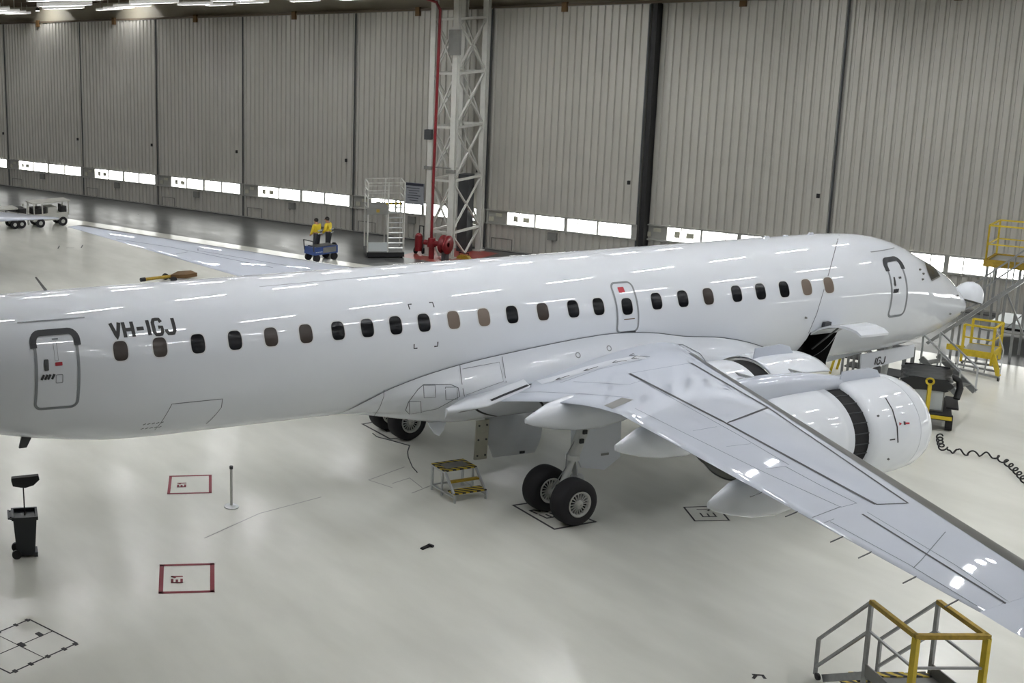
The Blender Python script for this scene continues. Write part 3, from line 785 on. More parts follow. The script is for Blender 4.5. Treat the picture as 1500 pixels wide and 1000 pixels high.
# engines
def engine(y, sgn):
    ax = (1, 0, 0); zc = 1.97; RN = 1.1
    mb = MB(); mb.lathe((0, y, zc), ax, [(2.6, .8), (3.0, .9), (3.5, .99), (4.1, 1.03), (4.7, 1.04), (5.0, 1.035), (5.0, .9)], 56)
    e = mb.build('engine', 'white', plane)
    if sgn < 0: e['label'] = 'right engine with its reverser sleeve slid open'
    mb = MB(); mb.lathe((0, y, zc), ax, [(4.98, .97), (5.25, .99), (5.5, .99)], 56); mb.build('cascade_band', 'void', e)
    mb = MB()
    for k in range(28):
        a = 2*PI*k/28; mb.bar((5.0, y+.995*math.sin(a), zc+.995*math.cos(a)), (5.47, y+.995*math.sin(a), zc+.995*math.cos(a)), .02)
    mb.build('cascade_rib', 'seal', e)
    mb = MB(); mb.lathe((0, y, zc), ax, [(5.46, .9), (5.46, 1.08), (5.7, 1.11), (6.2, 1.13), (6.6, 1.13), (6.83, 1.115)], 56); mb.build('fan_cowl', 'white', e)
    mb = MB(); mb.lathe((0, y, zc), ax, [(6.84, 1.113), (7.1, 1.085), (7.28, 1.03), (7.36, .95), (7.33, .86), (7.1, .78), (6.6, .74)], 56); mb.build('inlet_cowl', 'white', e)
    mb = MB(); mb.lathe((0, y, zc), ax, [(6.6, .74), (6.55, .3), (6.95, .02)], 40); mb.build('fan', 'darkgrey', e)
    mb = MB(); mb.lathe((0, y, zc), ax, [(2.6, .78), (2.3, .55), (2.1, .42), (1.7, .05)], 40); mb.build('exhaust_cone', 'slat', e)
    # pylon
    mb = MB(); rs_ = []
    for x, w_, zb_, zt_ in ((1.4, .2, 2.5, 3.2), (2.6, .22, 2.7, 3.34), (3.6, .23, 2.8, 3.36), (4.6, .23, 2.85, 3.32), (5.4, .2, 2.9, 3.2), (6.05, .06, 2.98, 3.1)):
        rs_.append([Vector((x, y+w_*p, zb_+(zt_-zb_)*q)) for p, q in ((-1, 0), (-1, .75), (-.7, .95), (0, 1), (.7, .95), (1, .75), (1, 0))])
    mb.loft(rs_, cap=True); mb.build('pylon', 'wing', e)
    # strake standing on the cowl
    a0 = R(-8 if sgn < 0 else 8); d = Vector((0, math.sin(a0), math.cos(a0))); b = Vector((0, y, zc))
    mb = MB(); mb.prism([b+d*1.07+Vector((5.5, 0, 0)), b+d*1.1+Vector((6.75, 0, 0)), b+d*1.3+Vector((6.58, 0, 0)), b+d*1.38+Vector((6.3, 0, 0)), b+d*1.36+Vector((5.52, 0, 0))], (0, .02, 0)); mb.build('nacelle_strake', 'wing', e)
    return e, b, zc
e_r, eb, zc = engine(-4.7, -1)
engine(4.7, 1)
eo = [e_r]+[c for c in e_r.children if c.name.split('.')[0] in ('fan_cowl', 'inlet_cowl')]
ebv = bvh_of(*eo)
mb = MB(); px_line(mb, ebv, [(1297, 583), (1307, 600), (1314, 625), (1315, 648)], .035, 5, .006); mb.build('cowl_joint', 'seal', e_r)
mb = MB(); px_patch(mb, ebv, [(1317, 618), (1317, 623), (1321, 620.5)], .006, 2, 3); px_patch(mb, ebv, [(1326, 618.5), (1332, 618.5), (1332, 621), (1326, 621)], .006, 2, 3); mb.build('hazard_mark', 'red', e_r)
mb = MB(); px_patch(mb, ebv, [(1323, 617), (1326, 617), (1326.5, 622), (1323.5, 622)], .006, 2, 3)
for px, py in ((1286, 609), (1301, 672)):
    px_patch(mb, ebv, [(px-2.5, py), (px, py-2), (px+2.5, py), (px, py+2)], .006, 2, 3)
px_line(mb, ebv, [(1303, 644), (1311, 643)], .03, 4, .006); mb.build('latch_mark', 'darkgrey', e_r)
# inner cowl half standing open between engine and fuselage
yi = -2.62
def shell(prof, name, m, a0=-68, a1=42, th_=.04):
    mb = MB(); mb.lathe((0, yi, zc), (1, 0, 0), prof, 40, R(a0), R(a1), ref=(0, 0, 1)); mb.lathe((0, yi, zc), (1, 0, 0), [(h, r-th_) for h, r in prof], 40, R(a0), R(a1), ref=(0, 0, 1))
    return mb.build(name, m, e_r)
shell([(3.6, .98), (4.3, 1.03), (5.0, 1.035)], 'inner_reverser_sleeve', 'white')
shell([(4.98, .97), (5.5, .99)], 'inner_cascade_band', 'void')
shell([(5.46, 1.08), (5.8, 1.12), (6.3, 1.13), (6.8, 1.12), (7.1, 1.085), (7.28, 1.03), (7.36, .95)], 'inner_fan_cowl', 'white')
mb = MB(); b2 = Vector((0, yi, zc)); d = Vector((0, math.sin(R(-6)), math.cos(R(-6))))
mb.prism([b2+d*1.07+Vector((5.5, 0, 0)), b2+d*1.1+Vector((6.75, 0, 0)), b2+d*1.3+Vector((6.58, 0, 0)), b2+d*1.38+Vector((6.3, 0, 0)), b2+d*1.34+Vector((5.5, 0, 0))], (0, .02, 0)); mb.build('inner_strake', 'wing', e_r)
for q in (6.0, 4.6): mb = MB(); mb.bar((q, -2.9, 2.87), (q, -4.35, 2.9), .05); mb.build('cowl_stay', 'steel', e_r)

# landing gear
def wheel_pair(parent, x, y, zg, dy, r, tw, sgn, name_parent):
    for s_ in (-1, 1):
        cy = y+s_*dy; c = Vector((x, cy, zg+r))
        mb = MB(); h = tw/2
        mb.lathe(c-Vector((0, h, 0)), (0, 1, 0), [(.03, .55*r), (0, .7*r), (.0, .82*r), (.05*tw+.01, .92*r), (.18*tw, .985*r), (.35*tw, r), (.65*tw, r), (.82*tw, .985*r), (.95*tw-.01, .92*r), (tw, .82*r), (tw, .7*r), (tw-.03, .55*r)], 44)
        mb.build('tyre', 'rubber', name_parent)
        mb = MB()
        for q in (-1, 1):
            a = c+Vector((0, q*(h-.035), 0)); ax = (0, q, 0)
            mb.lathe(a, ax, [(-.04, .5*r), (.03, .57*r), (.04, .53*r), (.01, .47*r), (-.06, .42*r)], 40)
            mb.lathe(a, ax, [(-.06, .42*r), (-.07, .2*r), (.02, .17*r), (.05, .13*r), (.055, .01)], 28)
            for k in range(18):
                t = 2*PI*k/18; e1 = Vector((math.cos(t), 0, math.sin(t))); mb.bar(a+e1*.18*r+Vector((0, q*-.01, 0)), a+e1*.48*r+Vector((0, q*-.005, 0)), .018, .03, up=(0, 1, 0))
        mb.build('wheel_rim', 'rim', name_parent)
        mb = MB(); mb.cyl(c-Vector((0, h-.06, 0)), c+Vector((0, h-.06, 0)), .44*r, .44*r, 24); mb.build('brake', 'void', name_parent)
def main_gear(sgn):
    wl_ = W2A((-.1, sgn*2.97, 0)); x, y, zg = wl_
    mb = MB(); top = Vector((x+.8, y, 2.75)); bot = Vector((x, y, zg+.52))
    mid = bot+(top-bot)*.36
    mb.cyl(mid, top, .12, .13, 20); mb.cyl(bot, mid, .075, .075, 16); mb.cyl(mid-Vector((0, .0, .02)), mid+Vector((0, 0, .1)), .15, .15, 20)
    mb.cyl(bot-Vector((0, .45, 0)), bot+Vector((0, .45, 0)), .085, .085, 16)
    mb.bar(mid+(top-mid)*.7+Vector((0, 0, 0)), (x+.4, y-sgn*1.1, 2.5), .1)
    g = mb.build('main_landing_gear', 'gear', plane)
    mb = MB(); k_ = bot+Vector((.42, 0, .36)); mb.bar(mid+Vector((.05, 0, -.02)), k_, .1, .05); mb.bar(bot+Vector((.08, 0, .02)), k_, .1, .05)
    mb.cyl(k_-Vector((0, .09, 0)), k_+Vector((0, .09, 0)), .05, .05, 12); mb.ball(k_+Vector((.1, 0, -.05)), .12, 12); mb.build('torque_link', 'gear', g)
    mb = MB(); mb.tube([top+Vector((-.16, 0, -.5)), mid+Vector((-.16, 0, .1)), mid+Vector((-.16, 0, -.2)), bot+Vector((-.12, .1, .1))], .012, 6); mb.build('hydraulic_line', 'steel', g); mb = MB(); mb.box(mid+(top-mid)*.3+Vector((-.06, -.13, 0)), (.1, .04, .1)); mb.build('placard', 'black', g); mb = MB(); mb.box(mid+(top-mid)*.44+Vector((-.06, -.13, 0)), (.1, .04, .09)); mb.build('placard', 'black', g)
    wheel_pair(plane, x, y, zg, .43, .52, .41, sgn, g)
    yo = y+sgn*.35
    yo = 2.68
    mb = MB(); mb.prism([Vector((q.x, sgn*yo, q.z)) for q in (aty(px, py, -yo) for px, py in ((909, 600), (907, 668), (884, 687), (850, 684), (836, 650), (836, 600)))], (0, .035*sgn, 0)); gd = mb.build('gear_door', 'fairing', g)
    mb = MB(); q = aty(886, 665, -yo-.04); mb.box((q.x, sgn*(yo+.04), q.z), (.22, .01, .05)); mb.build('door_stencil', 'midgrey', gd)
main_gear(-1); main_gear(1)
nw = W2A((13.73, 0, 0)); x, y, zg = nw
mb = MB(); mb.cyl((x, 0, zg+.3), (x+.1, 0, 2.1), .07, .09, 16); mb.cyl((x, -.22, zg+.3), (x, .22, zg+.3), .06, .06, 12); mb.bar((x+.05, 0, zg+.9), (x-.9, 0, 2.0), .07)
ng = mb.build('nose_landing_gear', 'gear', plane); wheel_pair(plane, x, 0, zg, .2, .3, .18, 1, ng)
mb = MB()
mb.prism([(12.1, -.5, 1.99), (14.1, -.5, 2.1), (14.12, -.5, 1.74), (12.15, -.5, 1.52)], (0, .03, 0)); nd = mb.build('nose_gear_door', 'white', plane)
mb = MB(); st, tw = strokes('IGJ', .19)
for s_ in st:
    pn = [(Vector((12.62+p[0]+.12*p[1], -.51, 1.66+p[1]+.03*p[0])), Vector((0, -1, 0))) for p in s_]; ribbon_pts(mb, pn, .035, .004)
mb.build('door_lettering', 'black', nd)
mb = MB(); mb.prism([(12.1, .5, 1.99), (14.1, .5, 2.1), (14.12, .5, 1.74), (12.15, .5, 1.52)], (0, -.03, 0)); mb.build('nose_gear_door', 'white', plane)
# open belly panels
mb = MB(); rs_ = []
for t in [i/10 for i in range(11)]:
    z = 1.62-1.02*t; yy = -.75-.12*math.sin(t*PI)
    xa_, xb_ = -.35+.5*max(t-.55, 0)*1.4, 1.25-.1*t
    rs_.append([Vector((xa_, yy, z)), Vector((xb_, yy-.02, z+.0)), Vector((xb_, yy+.04, z)), Vector((xa_, yy+.04, z))])
mb.loft(rs_, cap=True); bp = mb.build('belly_access_panel', 'fairing', plane); bp['label'] = 'large curved belly panel hanging open inboard of the gear'
mb = MB(); mb.box((.75, -.8, .66), (.14, .02, .06)); mb.build('panel_stencil', 'seal', bp)
mb = MB(); mb.box((-.52, -.86, 1.14), (.34, .05, .96)); hp = mb.build('hinged_panel', 'beige', plane)
mb = MB()
for z in (.76, 1.15, 1.5):
    for dx in (-.11, .11): mb.cyl((-.52+dx, -.9, z), (-.52+dx, -.87, z), .025, .025, 8)
mb.build('fastener', 'darkgrey', hp)
mb = MB(); mb.prism([(-2.05, -.86, 1.72), (-1.55, -.86, 1.7), (-1.6, -.86, 1.5), (-1.72, -.86, 1.36), (-1.84, -.86, 1.42)], (0, .04, 0)); mb.build('hinged_panel', 'fairing', plane)
mb = MB(); mb.box((1.05, -2.1, 1.68), (.06, .02, .75)); mb.build('warning_streamer', 'red', plane)

# ---------------------------------------------------------------- floor markings
def gline(mb, pts, wd, z=.004):
    pn = [(Vector((p[0], p[1], 0)), Vector((0, 0, 1))) for p in pts]
    for a, b in zip(pn[:-1], pn[1:]):
        d = (b[0]-a[0]).normalized()*wd/2; ribbon_pts(mb, [(a[0]-d, a[1]), (b[0]+d, b[1])], wd, z)
    return mb
def gtext(mb, text, org, ex, ey, h, wd):
    st, tw = strokes(text, h, .7)
    for s_ in st: gline(mb, [org+ex*p[0]+ey*p[1] for p in s_], wd, .006)
def marking(name, corners, m, wd, text, label, side=0):
    c = [onz(*q) for q in corners]; mb = MB(); gline(mb, c+c[:1], wd)
    o = mb.build(name, m); tag(o, label, 'floor marking', 'numbered boxes painted on the floor')
    if text:
        o2 = MB(); e = (c[side+1 if side < 3 else 0]-c[side]).normalized()
        return o, c
    return o, c
def boxmark(corners, m, wd, text, label, tpos, tdir, tup, h):
    o, c = marking('floor_marking', corners, m, wd, None, label)
    mb = MB(); ex = (c[tdir[1]]-c[tdir[0]]).normalized(); ey = (c[tup[1]]-c[tup[0]]).normalized()
    gtext(mb, text, onz(*tpos), ex, ey, h, .05 if wd > .045 else .035); mb.build('marking_code', 'mark_black' if m != 'mark_red' else 'mark_red', o); return o
boxmark([(250, 697.5), (308, 696), (308, 721.5), (247, 723)], 'mark_red', .07, 'E1', 'red floor box marked E1 beside the metal queue post', (271, 713), (3, 0), (1, 0), .17)
boxmark([(237, 828), (311, 826), (311, 866), (235.5, 868)], 'mark_red', .09, 'E1', 'larger red floor box marked E1 nearest the viewer', (266, 853), (3, 0), (1, 0), .19)
boxmark([(752, 740), (800, 733), (872, 764), (812, 775)], 'mark_black', .06, 'E3', 'black floor box marked E3 under the near main wheels', (801, 759), (2, 1), (3, 2), .28)
boxmark([(531, 621), (560, 616), (590, 640), (572, 643)], 'mark_black', .06, 'E3', 'black floor box marked E3 under the far main wheels', (567, 632), (2, 1), (3, 2), .25)
boxmark([(1002, 743), (1050, 741), (1068, 762), (1018, 763)], 'mark_black', .04, 'E1', 'thin black floor box marked E1 below the right wing', (1030, 757), (2, 1), (3, 2), .28)
mb = MB(); g = [onz(43, 907), onz(113, 942), onz(15, 986), onz(-60, 950)]
gline(mb, g+g[:1], .035)
for t in (.5,): gline(mb, [g[0]+(g[3]-g[0])*t, g[1]+(g[2]-g[1])*t], .02); gline(mb, [g[0]+(g[1]-g[0])*t, g[3]+(g[2]-g[3])*t], .025)
for t in (.03, .2, .45, .7, .93):
    p = g[1]+(g[2]-g[1])*t; mb.box(p+Vector((0, 0, .004)), (.1, .07, .006), rz=TH); p = g[0]+(g[3]-g[0])*t; mb.box(p+Vector((0, 0, .004)), (.1, .06, .006), rz=TH)
for q in ((58, 929), (32, 944)): mb.box(onz(*q)+Vector((0, 0, .004)), (.16, .1, .006), rz=TH)
tag(mb.build('floor_marking', 'mark_black'), 'thin black grid of squares taped on the floor at bottom left', 'floor marking')
mb = MB(); gline(mb, [onz(540, 703), onz(592, 684)], .03); gline(mb, [onz(540, 703), onz(574, 714)], .03); gline(mb, [onz(575, 708), onz(600, 700), onz(618, 714)], .025); gline(mb, [onz(604, 722), onz(634, 710)], .03)
tag(mb.build('floor_marking', 'mark_faint'), 'faint grey outline on the floor left of the striped step stool', 'floor marking')
mb = MB(); gline(mb, [onz(85, 364), onz(87, 360)], .06); gline(mb, [onz(119, 363), onz(121, 359)], .06); gline(mb, [onz(98, 363), onz(108, 363)], .05)
tag(mb.build('floor_marking', 'mark_black'), 'small bracket marks on the pale floor beyond the tail', 'floor marking')
mb = MB()
gline(mb, [onz(300, 788), onz(380, 752), onz(470, 728)], .03); tag(mb.build('floor_marking', 'mark_faint'), 'long faint straight line on the floor behind the queue post', 'floor marking')
mb = MB(); gline(mb, [onz(1104, 988), onz(1117, 989), onz(1120, 993)], .05); gline(mb, [onz(1107, 989), onz(1104, 993)], .05)
tag(mb.build('floor_marking', 'mark_black'), 'small black corner mark on the floor at the bottom right', 'floor marking')
mb = MB(); p = onz(624, 802); mb.box(p+Vector((0, 0, .02)), (.3, .07, .03), rz=.3); mb.box(p+Vector((.12, .0, .03)), (.06, .12, .04), rz=.3)
tag(mb.build('dropped_strap', 'black'), 'short black strap lying alone on the open floor', 'strap')
mb = MB(); mb.tube([onz(*q)+Vector((0, 0, .012)) for q in ((546, 635), (552, 640), (575, 646), (600, 653), (597, 662), (598, 670), (604, 684), (611, 692))], .012, 6)
tag(mb.build('floor_cable', 'darkgrey'), 'thin dark cable trailing across the floor below the belly', 'cable')

# ---------------------------------------------------------------- things on the floor
# wheelie bin
p = (onz(20, 812)+onz(57, 815))/2; p = onz(38, 812)
r = empty('wheelie_bin', p, R(-16)); tag(r, 'black two wheeled bin with a dustpan standing in it', 'bin')
def tap(mb, z0, z1, w0, d0, w1, d1, dx=0):
    vs = [(-w0/2, -d0/2, z0), (w0/2, -d0/2, z0), (w0/2, d0/2, z0), (-w0/2, d0/2, z0), (-w1/2+dx, -d1/2, z1), (w1/2+dx, -d1/2, z1), (w1/2+dx, d1/2, z1), (-w1/2+dx, d1/2, z1)]
    return mb.add(vs, [(3, 2, 1, 0), (0, 1, 5, 4), (1, 2, 6, 5), (2, 3, 7, 6), (3, 0, 4, 7)])
mb = MB(); tap(mb, .06, .92, .38, .36, .5, .48); tap(mb, .9, .1, .44, .42, .34, .32); mb.build('body', 'bin', r)
mb = MB()
for s_ in (-1, 1): mb.box((s_*.255, 0, .93), (.05, .54, .07)); mb.box((0, s_*.25, .93), (.56, .05, .07))
mb.box((-.3, .08, .9), (.12, .36, .04)); mb.build('rim', 'bin', r)
mb = MB(); mb.bar((-.34, .22, .93), (-.34, -.22, .93), .035); mb.bar((-.25, .2, .9), (-.34, .2, .93), .03); mb.bar((-.25, -.2, .9), (-.34, -.2, .93), .03); mb.build('handle', 'bin', r)
for s_ in (-1, 1):
    mb = MB(); mb.cyl((-.2, s_*.19-.03, .1), (-.2, s_*.19+.03, .1), .1, .1, 20); mb.build('wheel', 'black', r)
mb = MB(); mb.box((-.215, 0, .62), (.01, .2, .16)); mb.box((-.21, 0, .44), (.01, .18, .07)); o = mb.build('sticker', 'label', r)
mb = MB(); mb.box((.215, 0, .0), (.08, .3, .1)); mb.v = [(a, b, c+.06) for a, b, c in mb.v]; mb.build('foot', 'bin', r)
# dustpan / wide squeegee stuck into the bin
q = r.matrix_basis @ Vector((.02, 0, .9)); d0 = empty('lobby_dustpan', p+Vector((.02, 0, .35)), R(-16)); tag(d0, 'black long handled dustpan sticking up out of the bin', 'dustpan')
mb = MB(); mb.cyl((0, 0, 0), (-.02, 0, 1.2), .016, .016, 10); mb.build('handle', 'black', d0)
mb = MB(); mb.prism([(-.27, -.03, 1.34), (-.24, -.03, 1.22), (-.06, -.03, 1.18), (.02, -.03, 1.17), (.2, -.03, 1.22), (.33, -.03, 1.34), (.31, -.03, 1.43), (-.26, -.03, 1.4)], (0, .12, 0)); mb.build('pan', 'black', d0)
# queue post
r = empty('queue_post', onz(339, 742)); tag(r, 'slim metal queue post on a round base in front of the belly', 'post')
mb = MB(); mb.cyl((0, 0, 0), (0, 0, .02), .17, .17, 28); mb.cyl((0, 0, .02), (0, 0, .05), .15, .06, 28); mb.build('base', 'alu', r)
mb = MB(); mb.cyl((0, 0, .05), (0, 0, .93), .032, .032, 16); mb.build('post', 'rim', r)
mb = MB(); mb.cyl((0, 0, .93), (0, 0, 1.0), .042, .042, 16); mb.build('belt_head', 'darkgrey', r)
# striped step stool
fl, fr_, bl, br = onz(658, 738), onz(709, 730), onz(636, 714), onz(683, 711)
c = (fl+fr_+bl+br)/4; ang = math.atan2((fr_-fl).y, (fr_-fl).x)
r = empty('step_stool', c, ang); tag(r, 'two tread metal step stool with yellow and black striped treads', 'step stool')
SW, SD, SH = .86, .9, .62
mb = MB()
for sx in (-1, 1):
    x = sx*(SW/2-.02)
    mb.bar((x, -SD/2, 0), (x, -SD/2, .2), .045); mb.bar((x, -SD/2+.03, .2), (x, -.05, SH), .05); mb.bar((x, SD/2, 0), (x, SD/2, SH), .045); mb.bar((x, 0.05, 0), (x, .05, SH-.02), .04)
    mb.bar((x, -SD/2, .12), (x, SD/2, .12), .035); mb.bar((x, -.05, SH-.02), (x, SD/2, SH-.02), .04)
mb.bar((-SW/2, SD/2, .12), (SW/2, SD/2, .12), .035); mb.build('frame', 'alu', r)
mb = MB(); mb.box((0, .2, SH+.015), (SW, .54, .03)); mb.build('top_platform', 'hazard', r)
mb = MB(); mb.box((0, .19, SH+.033), (SW*.72, .3, .006)); mb.build('grip_mat', 'midgrey', r)
mb = MB(); mb.box((0, -SD/2+.12, .215), (SW, .26, .03)); mb.build('lower_step', 'hazard', r)
mb = MB(); mb.box((0, -.18, .41), (SW-.08, .1, .04)); mb.build('middle_rung', 'worn_yellow', r)
# near yellow access steps
A, B, C_, D_ = onz(1286, 881, 2.0), onz(1332, 932, 2.0), onz(1439, 932, 2.0), onz(1383, 881, 2.0)
ctr = (A+B+C_+D_)/4; ex_ = ((D_-A)+(C_-B)).normalized(); ey_ = Vector((-ex_.y, ex_.x, 0))
r = empty('access_steps', (ctr.x, ctr.y, 0), math.atan2(ex_.y, ex_.x)); tag(r, 'yellow railed work steps nearest the viewer beside the wing tip', 'steps')
hw_ = .49; yb, yf = .53, -.53; ZD = .78
mb = MB(); mb.bar((-hw_, yb, 2.0), (-hw_, yf, 2.0), .07); mb.bar((hw_, yb, 2.0), (hw_, yf, 2.0), .07); mb.bar((-hw_-.03, yf, 2.0), (hw_+.03, yf, 2.0), .07)
mb.build('top_rail', 'worn_yellow', r)
for sx in (-1, 1):
    mb = MB(); mb.bar((sx*hw_, yf, 0.08), (sx*hw_, yf, 1.98), .075); mb.build('front_post', 'yellow', r)
    mb = MB(); mb.bar((sx*hw_, yb, .08), (sx*hw_, yb, 1.98), .05); mb.build('rear_post', 'steel', r)
    mb = MB(); a = Vector((sx*hw_, yb, 2.0)); b = a+Vector((0, 1.22, -1.3)); a2 = Vector((sx*hw_, yb, 1.5)); b2_ = a2+Vector((0, 1.22, -1.3))
    mb.bar(a, b, .04); mb.bar(a2, b2_, .04); mb.bar(b, (b.x, b.y, .06), .045); mb.build('handrail', 'steel', r)
    mb = MB(); mb.bar((sx*hw_, yb, 1.52), (sx*hw_, yf, 1.5), .035); mb.build('mid_rail', 'steel', r)
    mb = MB(); mb.box((sx*hw_, 0, ZD+.09), (.02, 1.02, .2)); mb.build('toe_board', 'midgrey', r)
    mb = MB(); mb.bar((sx*(hw_-.06), yb, ZD-.02), (sx*(hw_-.06), yb+1.1, .06), .03, .12); mb.build('stringer', 'steel', r)
    for yy in (yf, yb+1.15):
        mb = MB(); mb.cyl((sx*hw_-.02, yy, .06), (sx*hw_+.02, yy, .06), .06, .06, 14); mb.build('castor', 'black', r)
mb = MB(); mb.bar((-hw_, yf, 1.5), (hw_, yf, 1.5), .035); mb.build('mid_rail', 'steel', r)
mb = MB(); mb.box((0, 0, ZD-.02), (2*hw_-.03, 1.06, .04)); mb.build('deck', 'midgrey', r)
mb = MB(); mb.box((0, yb-.04, ZD+.006), (2*hw_-.05, .1, .02)); mb.build('nosing', 'hazard', r)
for k in (1, 2):
    mb = MB(); mb.box((0, yb+.36*k, ZD-.26*k), (2*hw_-.14, .26, .03)); mb.build('tread', 'hazard', r)
# ground power cart
c = (onz(1338, 635)+onz(1383, 640)+onz(1398, 608)+onz(1345, 600))/4
ax = (onz(1398, 608)-onz(1383, 640)).normalized(); ang = math.atan2(ax.y, ax.x)+.12
r = empty('ground_power_cart', c+Vector((.1, .25, 0)), ang); tag(r, 'grey wheeled power cart under a black tarpaulin with yellow towbar', 'cart')
# local +x points away from the towbar
mb = MB(); mb.box((0, 0, .38), (1.75, 1.0, .14)); mb.box((.35, -.52, .46), (1.1, .26, .05)); mb.build('chassis', 'black', r)
mb = MB(); mb.box((.02, .08, .78), (1.2, .78, .66)); mb.build('housing', 'midgrey', r)
mb = MB(); mb.box((-.585, .08, .78), (.02, .72, .58)); mb.build('front_panel', 'label', r)
mb = MB(); rs_ = []
for i in range(9):
    x = -.66+1.36*i/8; ring = []
    for j in range(24):
        a = 2*PI*j/24; cc, ss = math.cos(a), math.sin(a); wy, hz = .52, .17
        jit = 1+.10*math.sin(i*2.3+j*1.7)
        ring.append(Vector((x, .08+wy*math.copysign(abs(cc)**.5, cc)*jit, 1.17+hz*math.copysign(abs(ss)**.6, ss)*jit)))
    rs_.append(ring)
mb.loft(rs_, cap=True); mb.build('tarpaulin', 'tarp', r)
mb = MB(); mb.tube([(.4, -.4, 1.2), (.5, -.62, 1.05), (.45, -.66, .85), (.3, -.6, .6)], .08, 8); mb.bar((.66, -.42, 1.32), (.66, .56, 1.32), .05); mb.build('hose', 'black', r)
mb = MB(); mb.bar((-.86, .02, .2), (-.72, .02, 1.2), .08, .05); mb.lathe((-.735, .02, 1.27), (1, 0, -.1), [(-.02, .1), (.02, .1), (.02, .055), (-.02, .055), (-.02, .1)], 20); mb.box((-.88, .02, .17), (.1, .2, .18)); mb.build('towbar', 'yellow', r)
mb = MB(); mb.bar((-.86, -.5, .38), (-.86, .52, .38), .09); mb.build('bumper', 'yellow', r)
for x in (-.62, .62):
    for yy in (-.46, .46):
        mb = MB(); mb.cyl((x, yy-.07, .2), (x, yy+.07, .2), .2, .2, 20); mb.build('wheel', 'rubber', r)
# coiled cable
path = [onz(*q) for q in [(1376, 642), (1376, 650), (1379, 660), (1390, 664), (1402, 665), (1418, 668), (1436, 669), (1455, 672), (1472, 680), (1486, 692), (1500, 708), (1515, 722)]]
pp = []
for i in range(len(path)-1):
    for k in range(10): pp.append(path[i]+(path[i+1]-path[i])*k/10)
mb = MB(); coil = []; sacc = 0
for i in range(len(pp)-1):
    d = pp[i+1]-pp[i]; ln = d.length; d.normalize(); s_ = Vector((-d.y, d.x, 0))
    for k in range(6):
        a = (sacc+ln*k/6)/.27*2*PI; coil.append(pp[i]+d*ln*k/6+s_*.06*math.cos(a)+Vector((0, 0, .08+.06*math.sin(a))))
    sacc += ln
mb.tube(coil, .019, 6); tag(mb.build('coiled_cable', 'black'), 'black coiled power cable snaking over the floor from the cart', 'cable')

# yellow service stand under the nose
def rail_frame(mb, pts, z0, z1, wd, mids=(.5,), posts=True):
    for a, b in zip(pts[:-1], pts[1:]):
        mb.bar((a[0], a[1], z1), (b[0], b[1], z1), wd)
        for m_ in mids: mb.bar((a[0], a[1], z0+(z1-z0)*m_), (b[0], b[1], z0+(z1-z0)*m_), wd*.8)
    if posts:
        for a in pts: mb.bar((a[0], a[1], z0), (a[0], a[1], z1), wd)
sb = onz(1449, 553); sr = empty('nose_service_stand', sb, TH); tag(sr, 'yellow wheeled platform with side steps under the nose', 'service stand'); sr.scale = (.62, .9, .74)
# local x = along doors (towards camera right), y = towards doors; corner at +x
mb = MB()
for x, y in ((0, 0), (-1.15, -.0), (0, 1.0), (-1.15, 1.0)): mb.bar((x*1.0, y, .5), (x, y, 2.0), .1)
mb.bar((-1.15, 0, 2.0), (0, 0, 2.0), .07); mb.bar((0, 0, 2.0), (0, 1.0, 2.0), .07); mb.bar((-1.15, 1, 2.0), (0, 1, 2.0), .07); mb.bar((-1.15, 0, 1.5), (0, 0, 1.5), .05); mb.bar((0, 1.0, 1.5), (0, 0, 1.5), .05)
mb.build('guard_frame', 'yellow', sr)
mb = MB(); mb.box((-.58, 0, .88), (1.2, .06, .26)); mb.box((0, .5, .88), (.06, 1.0, .26)); mb.box((-.58, 1, .88), (1.2, .06, .26)); mb.box((-1.5, .3, .92), (.7, .06, .22)); mb.build('deck_beam', 'yellow', sr)
mb = MB(); mb.box((-.58, .5, .98), (1.2, 1.0, .03)); mb.build('deck', 'steel', sr)
mb = MB(); mb.bar((0.05, -.02, .95), (.42, -.3, .2), .05, .26); mb.build('stair_stringer', 'yellow', sr)
mb = MB(); mb.bar((.06, 0, 2.0), (.5, -.34, 1.28), .04); mb.bar((.5, -.34, 1.28), (.46, -.34, .15), .04); mb.build('handrail', 'alu', sr)
mb = MB(); mb.bar((-1.5, -.1, .22), (.45, -.3, .16), .08); mb.bar((-1.5, 1.0, .2), (.1, 1.0, .2), .08); mb.bar((-1.5, .5, .2), (.2, .3, .2), .07)
for x in (-.2, -.6, -1.0): mb.bar((x, -.05, .18), (x, .2, .85), .05)
mb.build('base_frame', 'steel', sr)
for x, y in ((.42, -.28), (0, 1.0), (-1.4, 1.0)):
    mb = MB(); mb.cyl((x-.03, y, .09), (x+.03, y, .09), .09, .09, 14); mb.bar((x, y, .09), (x, y, .2), .05); mb.build('castor', 'black', sr)
# grey stair flight leaning to the yellow stand
g0 = onz(1410, 574)+H(.3, -.1); g1 = onz(1352, 540)
sr = empty('mobile_steps', g0, TH); tag(sr, 'grey metal stair flight with handrails behind the power cart', 'steps')
run = Vector((-1.0, .3, .8))
mb = MB()
for off_ in (Vector((0, 0, .1)), Vector((-.25, -.62, .1))): mb.bar(off_, off_+run, .05, .16)
mb.build('stringer', 'steel', sr)
mb = MB()
for k in range(1, 5):
    q = run*(k/4.6)+Vector((-.12, -.31, .1)); mb.bar(q+Vector((.12, .3, 0)), q-Vector((.12, .3, 0)), .24, .03)
mb.build('tread', 'midgrey', sr)
for off_ in (Vector((0, 0, .78)), Vector((-.25, -.62, .78))):
    mb = MB(); mb.bar(off_, off_+run, .04); mb.bar(off_, off_-Vector((0, 0, .7)), .04); mb.bar(off_+run, off_+run-Vector((0, 0, 1.5)), .045); mb.bar(off_+run*.5, off_+run*.5-Vector((0, 0, .66)), .035); mb.build('handrail', 'alu', sr)
